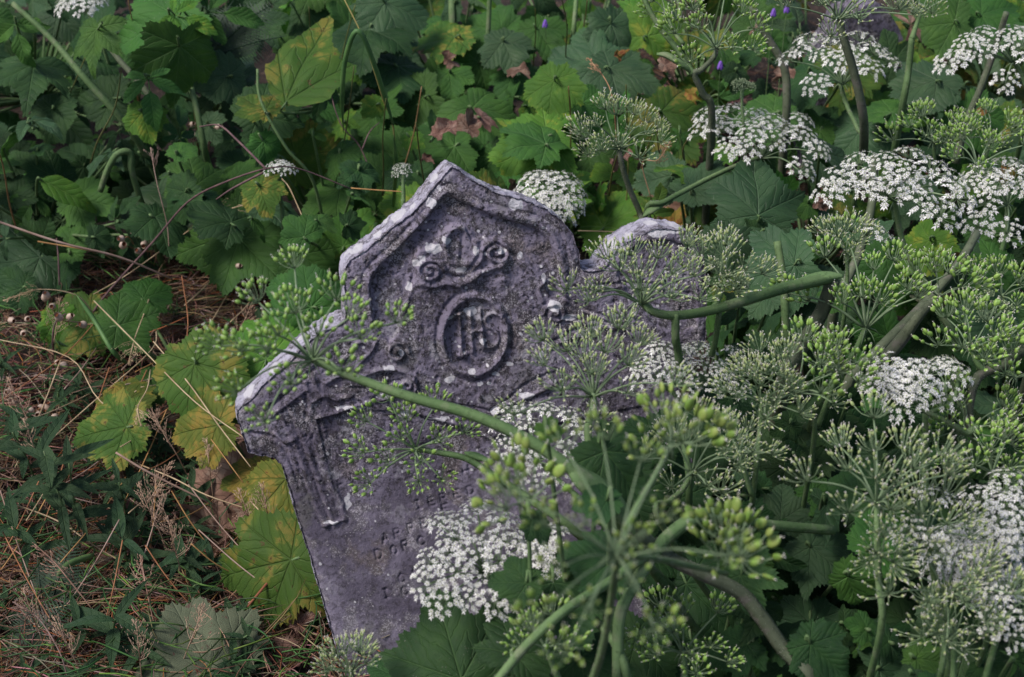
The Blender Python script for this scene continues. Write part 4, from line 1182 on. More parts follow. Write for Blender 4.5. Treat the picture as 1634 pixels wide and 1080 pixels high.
# green heads
umbel_plant("green umbel of upright fruits standing alone behind the round shoulder",
  [(988,236,2.16,74,17,'y',ax(-.02,0,-.1),dict(sq=.8))],
  [([(988,236,2.16),(992,262,2.16),(1004,300,2.18),(1022,342,2.2),(1026,370,2.2)], [.003,.0036,.004,.0046], SD_)])
umbel_plant("large green umbel at the top with an inflated sheath on its stem",
  [(1143,74,2.20,95,12,'f',ax(.02,0,0),dict(us=.95)),(1062,20,2.25,40,5,'f',ax(-.2),{})],
  [([(1143,74,2.2),(1140,90,2.2),(1118,112,2.2),(1108,118,2.2),(1122,150,2.22),(1136,190,2.25)], [.003,.0034,.0042,.005,.006], SD_),
   ([(1018,-20,2.22),(1050,40,2.22),(1082,80,2.21),(1106,118,2.2)], [.003,.0034,.004,.0046], SG),
   ([(1062,20,2.25),(1075,50,2.24),(1090,70,2.22)], [.002,.0024,.003], SG)],
  sheaths=[([(1048,86,2.19),(1064,88,2.19),(1082,98,2.19),(1100,112,2.2),(1106,120,2.2)], .009)])
umbel_plant("broad green umbel spread across the stone's round shoulder, on a long level stem",
  [(1024,482,1.66,138,22,'y',ax(.02,0,-.1),dict(pe=[(905,462),(955,465),(970,412),(1007,407),(1020,437),(990,430),(1097,393),(1090,425),(1108,440),(1073,437),(1022,463),(1070,475),(1117,477),(1000,512),(1050,412),(940,480)],sq=.9)),(1160,440,1.70,60,7,'y',ax(.2,0,0),{}),(1150,455,1.7,36,5,'b',ax(.1),{})],
  [([(1330,445,1.78),(1310,500,1.8),(1275,560,1.82),(1250,610,1.84)], [.0075,.008,.0085,.009], SD_),
   ([(1024,482,1.66),(1040,496,1.66),(1070,503,1.67),(1120,498,1.69),(1180,482,1.71),(1250,460,1.74),(1330,442,1.78)], [.0034,.004,.0045,.005,.0058,.006], SG),
   ([(1160,440,1.70),(1150,470,1.7),(1140,490,1.7)], [.002,.0024,.003], SG), ([(1078,500,1.67),(1078,540,1.68),(1082,560,1.7),(1086,600,1.72)], [.004,.004,.0042], SG),
   ([(1148,495,1.70),(1142,540,1.72),(1135,570,1.74)], [.003,.003,.0032], SG)],
  sheaths=[([(1345,440,1.78),(1320,440,1.775),(1290,445,1.77),(1262,452,1.76)], .009)])
umbel_plant("slightly blurred green umbel in front of the stone, between two white umbels",
  [(947,630,1.52,112,18,'y',ax(0,0,-.25),dict(pe=[(867,543),(868,582),(897,623),(940,540),(930,572),(965,562),(988,525),(1022,550),(947,597),(1003,583),(1000,627),(953,672),(1078,613),(820,662),(905,560)],sq=.9))],
  [([(947,630,1.52),(945,655,1.52),(938,690,1.52),(950,760,1.52),(985,830,1.5)], [.003,.0036,.004,.0045], SG)], root=(0.30, 1.28))
big = umbel_plant("big blurred green umbels on thick stems, one stem arching across the stone",
  [(497,572,1.38,145,19,'R',ax(-.25,0,-.25),dict(pe=[(470,428),(537,478),(412,482),(472,500),(385,560),(350,552),(428,565),(508,535),(575,540),(632,515),(548,592),(465,612),(423,672),(378,625),(445,535),(560,505)],us=.95,sq=.9)),
   (985,885,0.94,195,16,'F',ax(0,0,-.35),dict(pe=[(820,790),(868,838),(893,905),(862,985),(940,975),(1003,925),(1055,830),(902,715),(962,700),(1078,700),(1165,888),(1045,1003),(1022,735),(935,835),(1012,868),(905,1040)],us=.60,sq=.75,maxang=92,rt_=.62)),
   (1165,885,1.18,34,4,'F',ax(.2,0,0),{}),
   (1070,712,1.18,44,5,'F',ax(.05,0,0),{}),(830,800,1.16,36,4,'F',ax(-.2,0,0),{})],
  [([(1005,835,1.42),(1060,885,1.45),(1120,915,1.46),(1180,945,1.48),(1215,985,1.49),(1250,1035,1.5),(1300,1100,1.5)], [.0056,.0062,.0066,.0068,.007], SD_),
   ([(497,572,1.38),(560,600,1.38),(650,632,1.38),(760,664,1.38),(860,712,1.38),(940,772,1.39),(1005,838,1.41)], [.0032,.0038,.0044,.005,.0052,.006], SG),
   ([(985,885,1.02),(975,960,1.1),(960,1040,1.16),(940,1100,1.22)], [.0022,.0024,.003], SG),
   ([(985,885,1.02),(1010,820,1.08),(1045,760,1.14),(1070,712,1.2)], [.002,.002,.002,.0018], SG),
   ([(985,885,1.02),(1050,892,1.07),(1110,905,1.13),(1160,915,1.2)], [.0022,.0022,.002,.0018], SG),
   ([(1330,846,1.62),(1215,836,1.56),(1150,822,1.5),(1110,826,1.46),(1060,862,1.44),(1020,920,1.42),(990,980,1.4),(985,1080,1.4)], [.0045,.005,.006,.006,.0055,.005,.0045], SG),
   ([(790,1090,1.3),(840,1030,1.32),(900,975,1.34),(970,930,1.38),(1040,880,1.43)], [.0034,.0038,.004,.004,.004], SG)],
  sheaths=[([(905,735,1.39),(930,765,1.39),(965,790,1.40),(995,815,1.41),(1012,850,1.42)], .016), ([(1090,835,1.45),(1130,820,1.48),(1160,828,1.5),(1200,842,1.54)], .008)])
umbel_plant("ripe green umbel with loose oval fruits in front of the stone's plain face",
  [(662,716,1.62,108,13,'f',nrm(FACE + [-.3, 0, .1]),dict(pe=[(585,672),(580,722),(590,772),(648,668),(692,650),(742,690),(668,768),(672,738),(702,705),(622,638),(640,700),(620,735),(705,765)],us=.82,sq=.55))],
  [([(662,716,1.62),(700,722,1.62),(745,732,1.61),(790,760,1.59),(850,800,1.56),(920,850,1.52)], [.0026,.003,.0036,.004,.0045], SG)], root=(0.30, 1.32),
  sheaths=[([(742,722,1.612),(756,726,1.608),(772,732,1.605),(790,738,1.6)], .006)])
umbel_plant("open umbel of plump green fruits below the largest white umbel",
  [(1382,522,1.80,150,13,'f',ax(0,0,-.1),dict(pe=[(1347,367),(1317,410),(1254,467),(1344,483),(1394,430),(1404,483),(1427,417),(1447,460),(1514,437),(1464,475),(1376,475),(1290,480)],us=1.0,sq=.95)),(1500,470,1.84,60,6,'f',ax(.1),dict(us=1.05))],
  [([(1382,522,1.80),(1365,560,1.81),(1340,600,1.84),(1300,660,1.88)], [.003,.0036,.0045,.005], SG),
   ([(1500,470,1.84),(1470,500,1.84),(1440,540,1.86),(1390,600,1.88)], [.003,.005,.007,.008], SD_)])
umbel_plant("sparse green umbel left of the broad dark leaves, right of the stone",
  [(1270,624,1.78,84,14,'y',ax(0,0,-.1),dict(sq=.9,mixk=('f',.3))),(1340,590,1.76,52,7,'f',ax(),dict(us=.8))],
  [([(1270,624,1.78),(1280,660,1.78),(1300,690,1.8)], [.002,.0026,.003], SG), ([(1340,590,1.76),(1320,640,1.78),(1305,680,1.8)], [.002,.0024,.003], SG)], ds=0.9)
umbel_plant("pale green umbel with long level rays on an upright stem, at the lower right",
  [(1399,800,1.68,128,17,'y',ax(0,0,-.2),dict(pe=[(1286,767),(1342,713),(1354,750),(1394,667),(1394,720),(1397,763),(1444,720),(1457,747),(1504,730),(1514,757),(1354,817),(1421,813),(1430,770)],sq=.9)),(1408,885,1.66,30,5,'y',FACE,{})],
  [([(1399,800,1.68),(1400,860,1.68),(1402,930,1.7),(1405,1010,1.72)], [.0028,.003,.0034,.004], SG)], ds=0.84)
umbel_plant("green umbel with whitish tips in the bottom right corner",
  [(1510,948,1.70,118,18,'y',ax(0,0,-.3),dict(pe=[(1461,870),(1461,917),(1417,947),(1481,960),(1527,880),(1547,933),(1577,897),(1574,990),(1617,947),(1511,1023),(1500,900),(1540,960),(1560,915)],sq=.7,mixk=('x',.2)))],
  [([(1510,948,1.70),(1506,1000,1.71),(1500,1080,1.72)], [.0028,.003,.0036], SG)], ds=0.84)
umbel_plant("small dark green umbel with flat fruits at the right edge",
  [(1542,690,1.84,72,11,'f',ax(.1,0,-.2),dict(us=.8)),(1550,555,1.86,70,9,'f',ax(0),dict(us=.9)),(1620,600,1.86,50,6,'f',ax(.1),dict(us=.9))],
  [([(1545,690,1.84),(1548,640,1.85),(1562,600,1.86),(1600,584,1.86),(1650,565,1.88)], [.004,.005,.0056,.006], SD_),
   ([(1550,555,1.86),(1560,580,1.86),(1575,595,1.86)], [.0024,.003,.0034], SG), ([(1620,600,1.86),(1600,590,1.86),(1580,594,1.86)], [.002,.0026,.003], SG)], ds=0.9)
umbel_plant("green umbel fading out at the top right among the white ones",
  [(1470,18,2.3,60,9,'y',ax(),{}),(1490,225,2.2,58,9,'f',ax(-.1),dict(us=.9)),(1580,225,2.25,60,9,'f',ax(.1),dict(us=.9))],
  [([(1455,60,2.3),(1450,110,2.32),(1440,170,2.34)], [.004,.005,.006], SG), ([(1470,18,2.3),(1462,40,2.3),(1455,62,2.3)], [.002,.003,.004], SG),
   ([(1490,225,2.2),(1492,260,2.22),(1500,300,2.25)], [.002,.0024,.003], SG), ([(1580,225,2.25),(1570,260,2.26),(1550,300,2.28)], [.002,.0024,.003], SG)])
umbel_plant("dark green umbel low in front of the stone's right side, beside blurred fruit",
  [(1105,752,1.60,86,15,'y',ax(0,0,-.15),dict(sq=.9))],
  [([(1105,752,1.60),(1090,780,1.6),(1070,800,1.58),(1052,830,1.56)], [.0024,.003,.0034], SG)], root=(0.33, 1.3))
umbel_plant("small blurred green umbel at the foot of the stone's leaning edge",
  [(560,1072,1.45,38,8,'y',ax(),dict(us=.8))], [([(560,1072,1.45),(562,1100,1.46),(570,1150,1.48)], [.002,.0022,.003], SG)])
umbel_plant("seed-bearing green umbel along the bottom edge under the blurred ones",
  [(1090,1040,1.50,76,11,'f',ax(0,0,-.2),dict(us=.8)),(870,1030,1.36,48,6,'f',ax(-.1),dict(us=.8))],
  [([(1090,1040,1.5),(1094,1090,1.5),(1100,1160,1.52)], [.0026,.003,.004], SG), ([(870,1030,1.36),(890,1080,1.38),(920,1130,1.4)], [.002,.0026,.003], SG)])
umbel_plant("small tight green bud umbel above the dense white umbel",
  [(1184,143,2.28,15,6,'b',ax(),dict(us=.7))], [([(1184,143,2.28),(1184,170,2.28),(1186,230,2.3)], [.0018,.002,.0026], SG)])
umbel_plant("small green and white umbel mixed with fruit beside the right edge, low down",
  [(1600,470,1.95,54,8,'f',ax(),dict(us=.85)),(1575,500,1.94,30,5,'b',ax(-.2),{})],
  [([(1600,470,1.95),(1610,500,1.95),(1625,550,1.96)], [.002,.0024,.003], SG), ([(1575,500,1.94),(1600,505,1.95),(1615,515,1.95)], [.0016,.002,.002], SG)])
umbel_plant("umbel gone over with a few white flowers, beside the plump-fruited umbel",
  [(1350,400,1.9,50,8,'y',ax(),dict(mixk=('w',.3)))], [([(1350,400,1.9),(1352,440,1.9),(1345,520,1.92)], [.002,.0024,.003], SG)])

umbel_plant("green umbel with small white florets above the bottom right corner umbel",
  [(1478,850,1.44,70,12,'y',ax(-.1,0,-.2),dict(mixk=('x',.35))),(1600,985,1.40,52,8,'y',ax(.1,0,-.2),dict(mixk=('x',.4)))],
  [([(1478,850,1.44),(1486,900,1.45),(1500,980,1.46),(1510,1090,1.47)], [.002,.0026,.003], SG), ([(1600,985,1.40),(1590,1020,1.41),(1570,1090,1.43)], [.002,.0026,.003], SG)])
umbel_plant("green umbel with flat fruits above the dense white ones at the lower right",
  [(1585,752,1.55,66,10,'f',ax(.05,0,-.2),dict(us=.8)),(1525,1010,1.42,60,9,'y',ax(0,0,-.3),{})],
  [([(1585,752,1.55),(1575,800,1.56),(1560,870,1.57)], [.002,.0026,.003], SG), ([(1525,1010,1.42),(1522,1050,1.43),(1520,1110,1.44)], [.002,.0026,.003], SG)])
umbel_plant("loose white umbel low at the right edge, beside the bottom corner umbel",
  [(1560,905,1.50,62,11,'w',ax(-.1,0,-.2),{})],
  [([(1560,905,1.5),(1566,950,1.51),(1575,1020,1.52)], [.002,.0026,.003], SG)])
umbel_plant("pale umbel with long rays between the stone and the lower right leaves",
  [(1215,640,1.58,60,10,'y',ax(0,0,-.2),dict(us=.85)),(1180,720,1.52,48,7,'y',ax(.1,0,-.2),dict(us=.8))],
  [([(1215,640,1.58),(1212,690,1.58),(1205,760,1.58)], [.002,.0026,.003], SG), ([(1180,720,1.52),(1188,750,1.53),(1200,790,1.55)], [.0018,.002,.0026], SG)])
# thick bare stems of the bank
for (lab, pts, rad, mt) in [
   ("upright green stem left of the white umbel's pair, cut by the top edge", [(1200,10,2.4),(1225,60,2.42),(1252,110,2.44),(1255,180,2.46),(1250,240,2.5)], [.005,.006,.0065,.007], SD_),
   ("pair-forming tall stem at the top behind the stone's peak", [(720,-20,2.9),(722,40,2.9),(726,120,2.95),(724,200,3.0)], [.006,.0065,.007], SG),
   ("thin tall stem next to the little distant umbel", [(782,-20,2.85),(778,60,2.88),(768,150,2.9),(745,230,3.0)], [.004,.0046,.005], SG),
   ("slanting stem crossing the dark hollow at the upper left", [(20,5,2.5),(80,60,2.5),(140,130,2.5),(210,210,2.55),(260,300,2.7)], [.004,.005,.006,.007], SG),
   ("second slanting stem in the dark hollow, right of the first", [(150,40,2.6),(190,95,2.6),(225,135,2.6),(270,200,2.62),(285,260,2.7)], [.004,.005,.006,.007], SD_),
   ("short arching stem bent over in the dark gap, upper left", [(160,305,2.5),(172,270,2.48),(188,245,2.47),(208,245,2.48),(212,280,2.5)], [.0045,.005,.005], SG),
   ("upright stem in the gap right of the round leaf pair", [(305,140,2.55),(315,180,2.55),(325,230,2.56),(332,260,2.6)], [.0045,.005,.0055], SG),
   ("thin bent-back stem rising beside the yellow upright leaf", [(411,110,2.4),(413,150,2.4),(430,190,2.4),(460,240,2.42),(500,290,2.46)], [.002,.0022,.0024,.0026], SG),
   ("thick yellow-green stem between plump fruits and the stone's shoulder", [(1240,385,1.95),(1250,450,1.95),(1254,520,1.96),(1262,580,2.0)], [.0045,.005,.006], SG),
   ("dark ribbed stem slanting down from the plump-fruited umbel", [(1560,370,2.0),(1530,420,1.98),(1470,490,1.96),(1400,560,1.94),(1350,620,1.94)], [.005,.006,.007,.008], SD_),
   ("stem going up behind the largest white umbel, with a dark streak", [(1395,250,2.1),(1392,320,2.1),(1372,400,2.08),(1345,460,2.05),(1330,500,2.05)], [.005,.0055,.006,.007], SD_),
   ("smooth green upright stem beside the pale umbel, lower right", [(1478,660,1.66),(1476,740,1.67),(1480,830,1.68),(1495,920,1.7)], [.004,.0042,.0046,.005], SG),
   ("green stem lying low across the bottom right leaves", [(1300,955,1.72),(1350,985,1.72),(1400,1015,1.74),(1412,1050,1.75),(1425,1100,1.76)], [.0045,.005,.0046,.004], SG),
   ("thin arching stalk crossing the dark leaves, right of the stone", [(1650,690,1.9),(1600,680,1.9),(1560,700,1.9),(1500,760,1.92)], [.003,.003,.003], SG),
   ("thin straight stalk left of the distant stone", [(920,-10,2.9),(915,50,2.9),(905,130,2.95)], [.004,.0046,.005], SG),
 ]:
    ps = [P(*q) for q in pts]
    root = np.array([ps[-1][0] + .02, ps[-1][1] + .06, 0]); root[2] = float(ground_z(root[0], root[1])) - .01
    mb = MB(); mb.tube([p - root for p in ps] + [(ps[-1] - root) * .45, np.zeros(3)], rad, 16, sm=5, rib=.07)
    o = link("plant_stem", mb.build("plant_stem", [mt]), None, root)
    tag(o, lab, "stem", "bare stems among the leaves")

# ------------------------------------------------------------------ straw litter (stuff) and soil cover
def straw_field(n, region, seed, zmax, lmin, lmax, rr, name, label, green=False):
    r = np.random.default_rng(seed); mb = MB()
    for _ in range(n):
        px = r.uniform(region[0], region[2]); py = r.uniform(region[1], region[3])
        if name == "straw_litter" and px > 540 + (py - 1045) * .27 and py > 500 and r.random() < .9: continue
        dens = vnoise(np.array(px), np.array(py), 77, 1 / 90.)
        if r.random() > .35 + .9 * dens: continue
        p = PH(px, py, 0)
        z = float(ground_z(p[0], p[1])) + r.uniform(0.002, zmax)
        L = r.uniform(lmin, lmax); a = r.uniform(0, 2 * math.pi); bend = r.normal(0, .5)
        pts = []
        q = np.array([p[0], p[1], z]); tilt = r.normal(0, .22)
        for k in range(5):
            pts.append(q.copy())
            q = q + np.array([math.cos(a) * math.cos(tilt), math.sin(a) * math.cos(tilt), math.sin(tilt)]) * L / 4
            a += bend * .5; tilt -= r.uniform(0, .2)
            q[2] = max(q[2], float(z - zmax * .7 + .001))
        c = r.choice(5, p=[.34, .22, .18, .18, .08])
        tint = [(.8, .72, .7), (.6, .42, .38), (1.15, 1.08, 1.15), (.36, .26, .25), (1.05, .6, .3)][c]
        if green: tint = [(.7, .7, .7), (.5, .6, .5), (.9, .9, .7), (.4, .5, .45), (1.5, 1.2, .8)][c]
        tint = tuple(t_ * r.uniform(.75, 1.2) for t_ in tint)
        mb.tube(pts, [rr * .8, rr, rr, rr * .7, rr * .3], 3, sm=1, col=tint)
    o = link(name, mb.build(name, [M_GRASS if green else M_STRAW], colattr=True))
    return tag(o, label, None, None, "stuff")
o = straw_field(10500, (-160, 420, 620, 1180), 61, .045, .03, .13, .0008, "straw_litter", "brown and pale dry straw matted over the ground left of the gravestone")
o = straw_field(1600, (300, 380, 640, 620), 62, .05, .04, .14, .0009, "dry_straw", "rusty dry stalks lying in the gap beside the stone's upper left")
o = straw_field(1200, (900, 60, 1500, 420), 63, .05, .05, .2, .001, "dead_stalks", "reddish dead stalks tangled under the leaves behind the stone")
o = straw_field(1900, (-160, 400, 560, 1180), 64, .08, .03, .10, .0011, "short_grass", "short green grass threaded through the dry straw", True)

# ------------------------------------------------------------------ long dry stalks
def grass_stalk(label, pts, rad, tint, group="long dry grass stalks", name="grass_stalk", mat=None, panicle=None):
    ps = [P(*q) if len(q) == 3 else PH(q[0], q[1], .1) for q in pts]
    base = ps[-1].copy()
    mb = MB(); mb.tube([p - base for p in ps], rad, 5, sm=5, col=tint)
    me_ = mb.build("stalk", [mat or M_STRAW], colattr=True)
    if panicle is None:
        o = link(name, me_, None, base); tag(o, label, "grass stalk", group); return o
    t = thing(name, label, "grass stalk", base, group)
    link("stalk", me_, t)
    # seed head at the first point
    n, Ls, spread, tn = panicle
    r = np.random.default_rng(int(pts[0][0] * 7 + pts[0][1])); mb = MB()
    T = nrm(ps[0] - ps[1]); 
    head = ps[0] - base
    for k in range(n):
        f_ = k / n
        st_ = head - T * Ls * (1 - f_) * 1.0 + T * Ls * .0
        side = nrm(np.cross(T, r.normal(0, 1, 3)))
        l = Ls * spread * (1.1 - f_) * r.uniform(.5, 1)
        e = st_ + (T * .8 + side * .75) * l
        mid = st_ + (T * .3 + side * .45) * l
        mb.tube([st_, mid, e], [.0004, .0003, .0002], 3, sm=2, col=tn)
        for j in range(5):
            c = st_ * (1 - (j + 2) / 6) + e * ((j + 2) / 6) + r.normal(0, .0015, 3)
            mb.blob(c, T + side * .4, 0.0042, .0009, .0008, 0, 3, 4, col=tn)
    mb.tube([head - T * Ls, head], [.0006, .0003], 3, sm=1, col=tn)
    link("seed_head", mb.build("seed_head", [M_STRAW], colattr=True), t)
    return t
PALE = (1.5, 1.55, 1.35); GOLD = (1.3, 1.0, .55); RUST = (1.0, .6, .4); GREY = (1.1, 1.05, 1.2)
def dl(px, py, h): 
    p = PH(px, py, h); return (px, py, float((p - C0) @ fw))
long_ = [
 ("long pale stalk slanting in from the left edge under the dark leaves", [dl(-40,340,.30), dl(90,385,.26), dl(190,410,.22), dl(275,445,.16)], .0018, GREY),
 ("golden stalk running beside the long pale one at the left", [dl(60,385,.22), dl(170,405,.2), dl(240,430,.16), dl(275,447,.13)], .0012, GOLD),
 ("pale straw crossing from the litter up to the stone's left corner", [dl(60,720,.05), dl(150,640,.1), dl(240,560,.12), dl(250,525,.12)], .0009, PALE),
 ("straw crossing low over the yellow leaves towards the litter", [dl(250,700,.1), dl(160,640,.12), dl(110,570,.12), dl(-10,540,.1)], .0008, PALE),
 ("straw line from the grass blade down to the stone's corner", [dl(150,480,.2), dl(230,560,.2), dl(310,640,.2), dl(392,700,.2)], .0009, PALE),
 ("second straw beside the stone's corner, slightly steeper", [dl(245,545,.2), dl(300,610,.2), dl(350,680,.18), dl(400,745,.16)], .0009, PALE),
 ("golden straw beside the yellow leaf, going down right", [dl(255,600,.16), dl(290,640,.16), dl(340,705,.15), dl(388,770,.12)], .0009, GOLD),
 ("orange straw standing in the brown gap", [dl(290,440,.16), dl(300,520,.12), dl(285,600,.12), dl(278,660,.1)], .0009, RUST),
 ("rust straw line across the gap to the grey leaf", [dl(0,640,.08), dl(110,560,.1), dl(180,470,.12), dl(130,480,.1)], .0008, RUST),
 ("long straw fallen below the dead brown leaf", [dl(180,725,.08), dl(270,760,.08), dl(330,790,.08), dl(420,820,.06)], .001, PALE),
 ("thick pale straw lying over the lance leaves", [dl(185,722,.14), dl(240,755,.12), dl(330,800,.08)], .0016, GREY),
 ("pale straw near the bottom left crossing the fern", [dl(10,800,.12), dl(90,830,.1), dl(150,870,.08), dl(200,900,.06)], .0010, PALE),
 ("thin pale stalk from the left leaning up to the shrub leaves", [dl(340,340,.22), dl(270,390,.2), dl(200,440,.16), dl(130,480,.12)], .0009, PALE),
 ("reddish stem slanting up beside the lowest yellow leaf", [dl(495,850,.1), dl(460,890,.09), dl(410,950,.08), dl(360,1010,.06)], .0018, (.7,.35,.25)),
 ("straw from the litter crossing the stone's lower left foot", [dl(400,800,.1), dl(430,830,.1), dl(470,860,.12), dl(490,875,.12)], .0009, PALE),
 ("golden thread stretched from the twig to the stone's edge", [dl(560,300,.3), dl(600,303,.3), dl(645,306,.3)], .0009, GOLD),
 ("horizontal pale thread behind the notch right of the peak", [dl(922,368,.2), dl(960,369,.2), dl(1004,371,.2)], .0008, PALE),
]
for (lab, pts, rad, tint) in long_:
    grass_stalk(lab, pts, [rad, rad, rad * .8], tint)
r_ = np.random.default_rng(99)
for k in range(48):
    x0 = r_.uniform(0, 380); y0 = r_.uniform(470, 900); a = r_.choice([-.8, .7, -.5, 1.9]) + r_.normal(0, .2); L = r_.uniform(90, 230)
    pts = [dl(x0 + L * t_ * math.cos(a), y0 + L * t_ * math.sin(a) + 10 * math.sin(t_ * 3), .05 + .07 * (1 - t_)) for t_ in (0, .35, .7, 1)]
    grass_stalk("one of the thin loose straws strewn over the litter", pts, [.0009, .0008, .0006], [PALE, GOLD, RUST, GREY][k % 4], "thin straws strewn over the litter")
# seed heads
for (lab, pts, pan) in [
  ("dry grey seed head in the dark gap at the upper left, spread like a star", [dl(240,235,.34), dl(250,290,.3), dl(266,355,.24), dl(270,400,.2)], (9, .035, .8, (.9,.85,.95))),
  ("feathery pale seed head over the grey leaf, pointing right", [dl(425,318,.26), dl(360,335,.24), dl(320,350,.22), dl(270,390,.18)], (16, .09, .35, PALE)),
  ("feathery pale seed head hanging from the stalk left of the stone's peak", [dl(500,385,.22), dl(480,340,.24), dl(462,300,.26), dl(450,285,.26)], (14, .06, .4, PALE)),
  ("pale drooping seed head in the lower left litter", [dl(205,580,.16), dl(215,540,.16), dl(230,500,.14), dl(240,470,.1)], (16, .06, .5, PALE)),
  ("pale seed head at the left edge, leaning down", [dl(5,480,.18), dl(60,462,.18), dl(120,470,.16), dl(150,500,.12)], (14, .06, .4, PALE)),
  ("tan seed head standing up behind the stone's round shoulder", [dl(938,92,.52), dl(965,125,.5), dl(978,160,.48), dl(985,235,.4)], (10, .035, .5, (1.3,1.0,.8))),
  ("small tan seed head under the lone green umbel", [dl(1070,225,.4), dl(1050,255,.38), dl(1025,260,.36), dl(1040,320,.3)], (10, .04, .5, (1.3,1.05,.9))),
  ("tall pinkish seed head in the bottom left corner, above the fern", [dl(55,868,.16), dl(85,895,.14), dl(110,925,.12), dl(150,975,.08)], (18, .07, .5, (1.3,1.1,1.15))),
  ("loose pale seed head over the litter's middle", [dl(225,890,.10), dl(232,930,.1), dl(240,970,.08), dl(250,1010,.05)], (20, .07, .7, (1.2,1.0,1.05))),
  ("wiry seed head in the very bottom left", [dl(20,960,.14), dl(60,985,.12), dl(95,1040,.1), dl(110,1090,.06)], (16, .08, .6, (.8,.75,.95))),
  ("pale seed head lying over the yellow leaf", [dl(225,680,.18), dl(220,650,.18), dl(235,620,.16), dl(240,590,.12)], (14, .05, .5, PALE)),
  ("seed head crossing the litter under the lance leaves", [dl(250,760,.08), dl(245,800,.08), dl(240,850,.05)], (18, .06, .7, (1.2,1.05,1.05)))]:
    grass_stalk(lab, pts, [.0006, .0008, .0009], pan[3], "grass seed heads", "seeding_stalk", panicle=pan)
# green grass blades
def blade(label, pts, w, tint=(1, 1, 1)):
    ps = smooth_path([P(*q) for q in pts], 6); base = ps[-1].copy()
    n = len(ps); T = np.gradient(ps, axis=0)
    V_, F_ = [], []
    for i in range(n):
        t = i / (n - 1); ww = w * min(1, 5 * t + .1) * min(1, 4 * (1 - t) + .5)
        s = nrm(np.cross(T[i], -fw + np.array([.3, 0, .2])))
        nn = nrm(np.cross(s, T[i]))
        V_ += [ps[i] - base - s * ww, ps[i] - base + nn * ww * .35, ps[i] - base + s * ww]
    for i in range(n - 1):
        a = i * 3
        F_ += [(a, a + 1, a + 4, a + 3), (a + 1, a + 2, a + 5, a + 4)]
    mb = MB(); mb.add(V_, F_, 0, tint)
    me_ = mb.build("grass_blade", [M_GRASS], colattr=True)
    o = link("grass_sprig", me_, None, base)
    md = o.modifiers.new("thickness", 'SOLIDIFY'); md.thickness = .0005
    return tag(o, label, "grass blade", "green grass blades")
blade("folded-over broad grass blade hanging left of the peak", [dl(548,212,.42), dl(546,150,.5), dl(552,90,.56), dl(572,49,.6), dl(600,110,.54), dl(628,200,.44)], .0035)
blade("broad grass blade rising just left of the stone's peak", [dl(628,215,.42), dl(632,260,.36), dl(630,300,.3), dl(628,330,.25)], .0035)
blade("flat green grass blade slanting over the left litter", [dl(122,470,.2), dl(150,510,.17), dl(180,560,.14), dl(206,582,.1)], .0034)
blade("second flat grass blade below the capsules, thinner", [dl(150,478,.2), dl(190,520,.18), dl(240,570,.14), dl(256,590,.1)], .0022)
blade("broad pale grass blade lying above the fern", [dl(90,920,.12), dl(110,900,.12), dl(150,885,.1)], .004, (1.2, 1.0, 1.1))
grass_stalk("tall thin grass stem crossing the dark leaves left of the peak", [dl(545,-10,.62), dl(575,50,.58), dl(590,90,.55), dl(612,160,.48), dl(628,205,.42), dl(630,300,.3)], [.001,.0012,.0014], (.8,.95,.45))

# twigs
def twig(label, paths, rad):
    base = P(*paths[0][-1]); mb = MB()
    for pts in paths:
        mb.tube([P(*q) - base for q in pts], [rad * .5, rad * .8, rad], 7, sm=5)
    o = link("twig", mb.build("twig", [M_TWIG]), None, base)
    return tag(o, label, "twig", "bare twigs among the plants")
twig("long arching purple twig sweeping over the left leaves", [[dl(562,302,.34), dl(480,270,.38), dl(430,268,.4), dl(360,290,.38), dl(300,322,.32), dl(245,385,.24), dl(165,475,.14), dl(130,530,.08)],
      [dl(318,202,.42), dl(350,200,.42), dl(380,225,.42), dl(425,270,.4)], [dl(345,318,.36), dl(372,300,.38), dl(420,275,.4)]], .0018)
twig("forked dark twig behind, left of the stone's peak", [[dl(525,120,.4), dl(528,150,.4), dl(545,200,.36), dl(575,235,.32), dl(600,300,.26)], [dl(500,145,.4), dl(520,142,.4), dl(530,150,.4)], [dl(606,195,.34), dl(590,210,.34), dl(578,238,.32)]], .0012)
twig("short dark twig at the left edge by the capsules", [[dl(90,380,.2), dl(93,410,.18), dl(95,455,.14)]], .0016)
twig("thin dark twig below the arching one", [[dl(540,285,.3), dl(560,285,.3), dl(580,290,.28), dl(600,300,.26)]], .0012)
twig("bent brown stalk holding papery capsules over the litter", [[dl(105,500,.16), dl(88,515,.15), dl(84,545,.12), dl(88,572,.06)]], .0018)

# campion capsules
def capsule_mesh(seed):
    r = np.random.default_rng(seed); mb = MB()
    prof = [(.0, .0), (.0030, .0012), (.0052, .004), (.0056, .0075), (.0046, .0110), (.0030, .0135), (.0034, .0150)]
    ns = 12; V_ = []
    for (rr, z) in prof:
        for k in range(ns):
            a = 2 * math.pi * k / ns
            q = rr * (1 + .05 * math.cos(5 * a))
            V_.append((q * math.cos(a), q * math.sin(a), z + (.0012 * (k % 2) if z == .0150 else 0)))
    F_ = [(i * ns + k, i * ns + (k + 1) % ns, (i + 1) * ns + (k + 1) % ns, (i + 1) * ns + k) for i in range(len(prof) - 1) for k in range(ns)]
    mb.add(V_, F_, 0)
    V2 = [(0.0030 * math.cos(2 * math.pi * k / ns), .0030 * math.sin(2 * math.pi * k / ns), .0128) for k in range(ns)]
    mb.add(V2, [tuple(range(ns))], 1)
    return mb.build("capsule", [M_CAPS, M_HOLE])
CAPS = [capsule_mesh(1), capsule_mesh(2)]
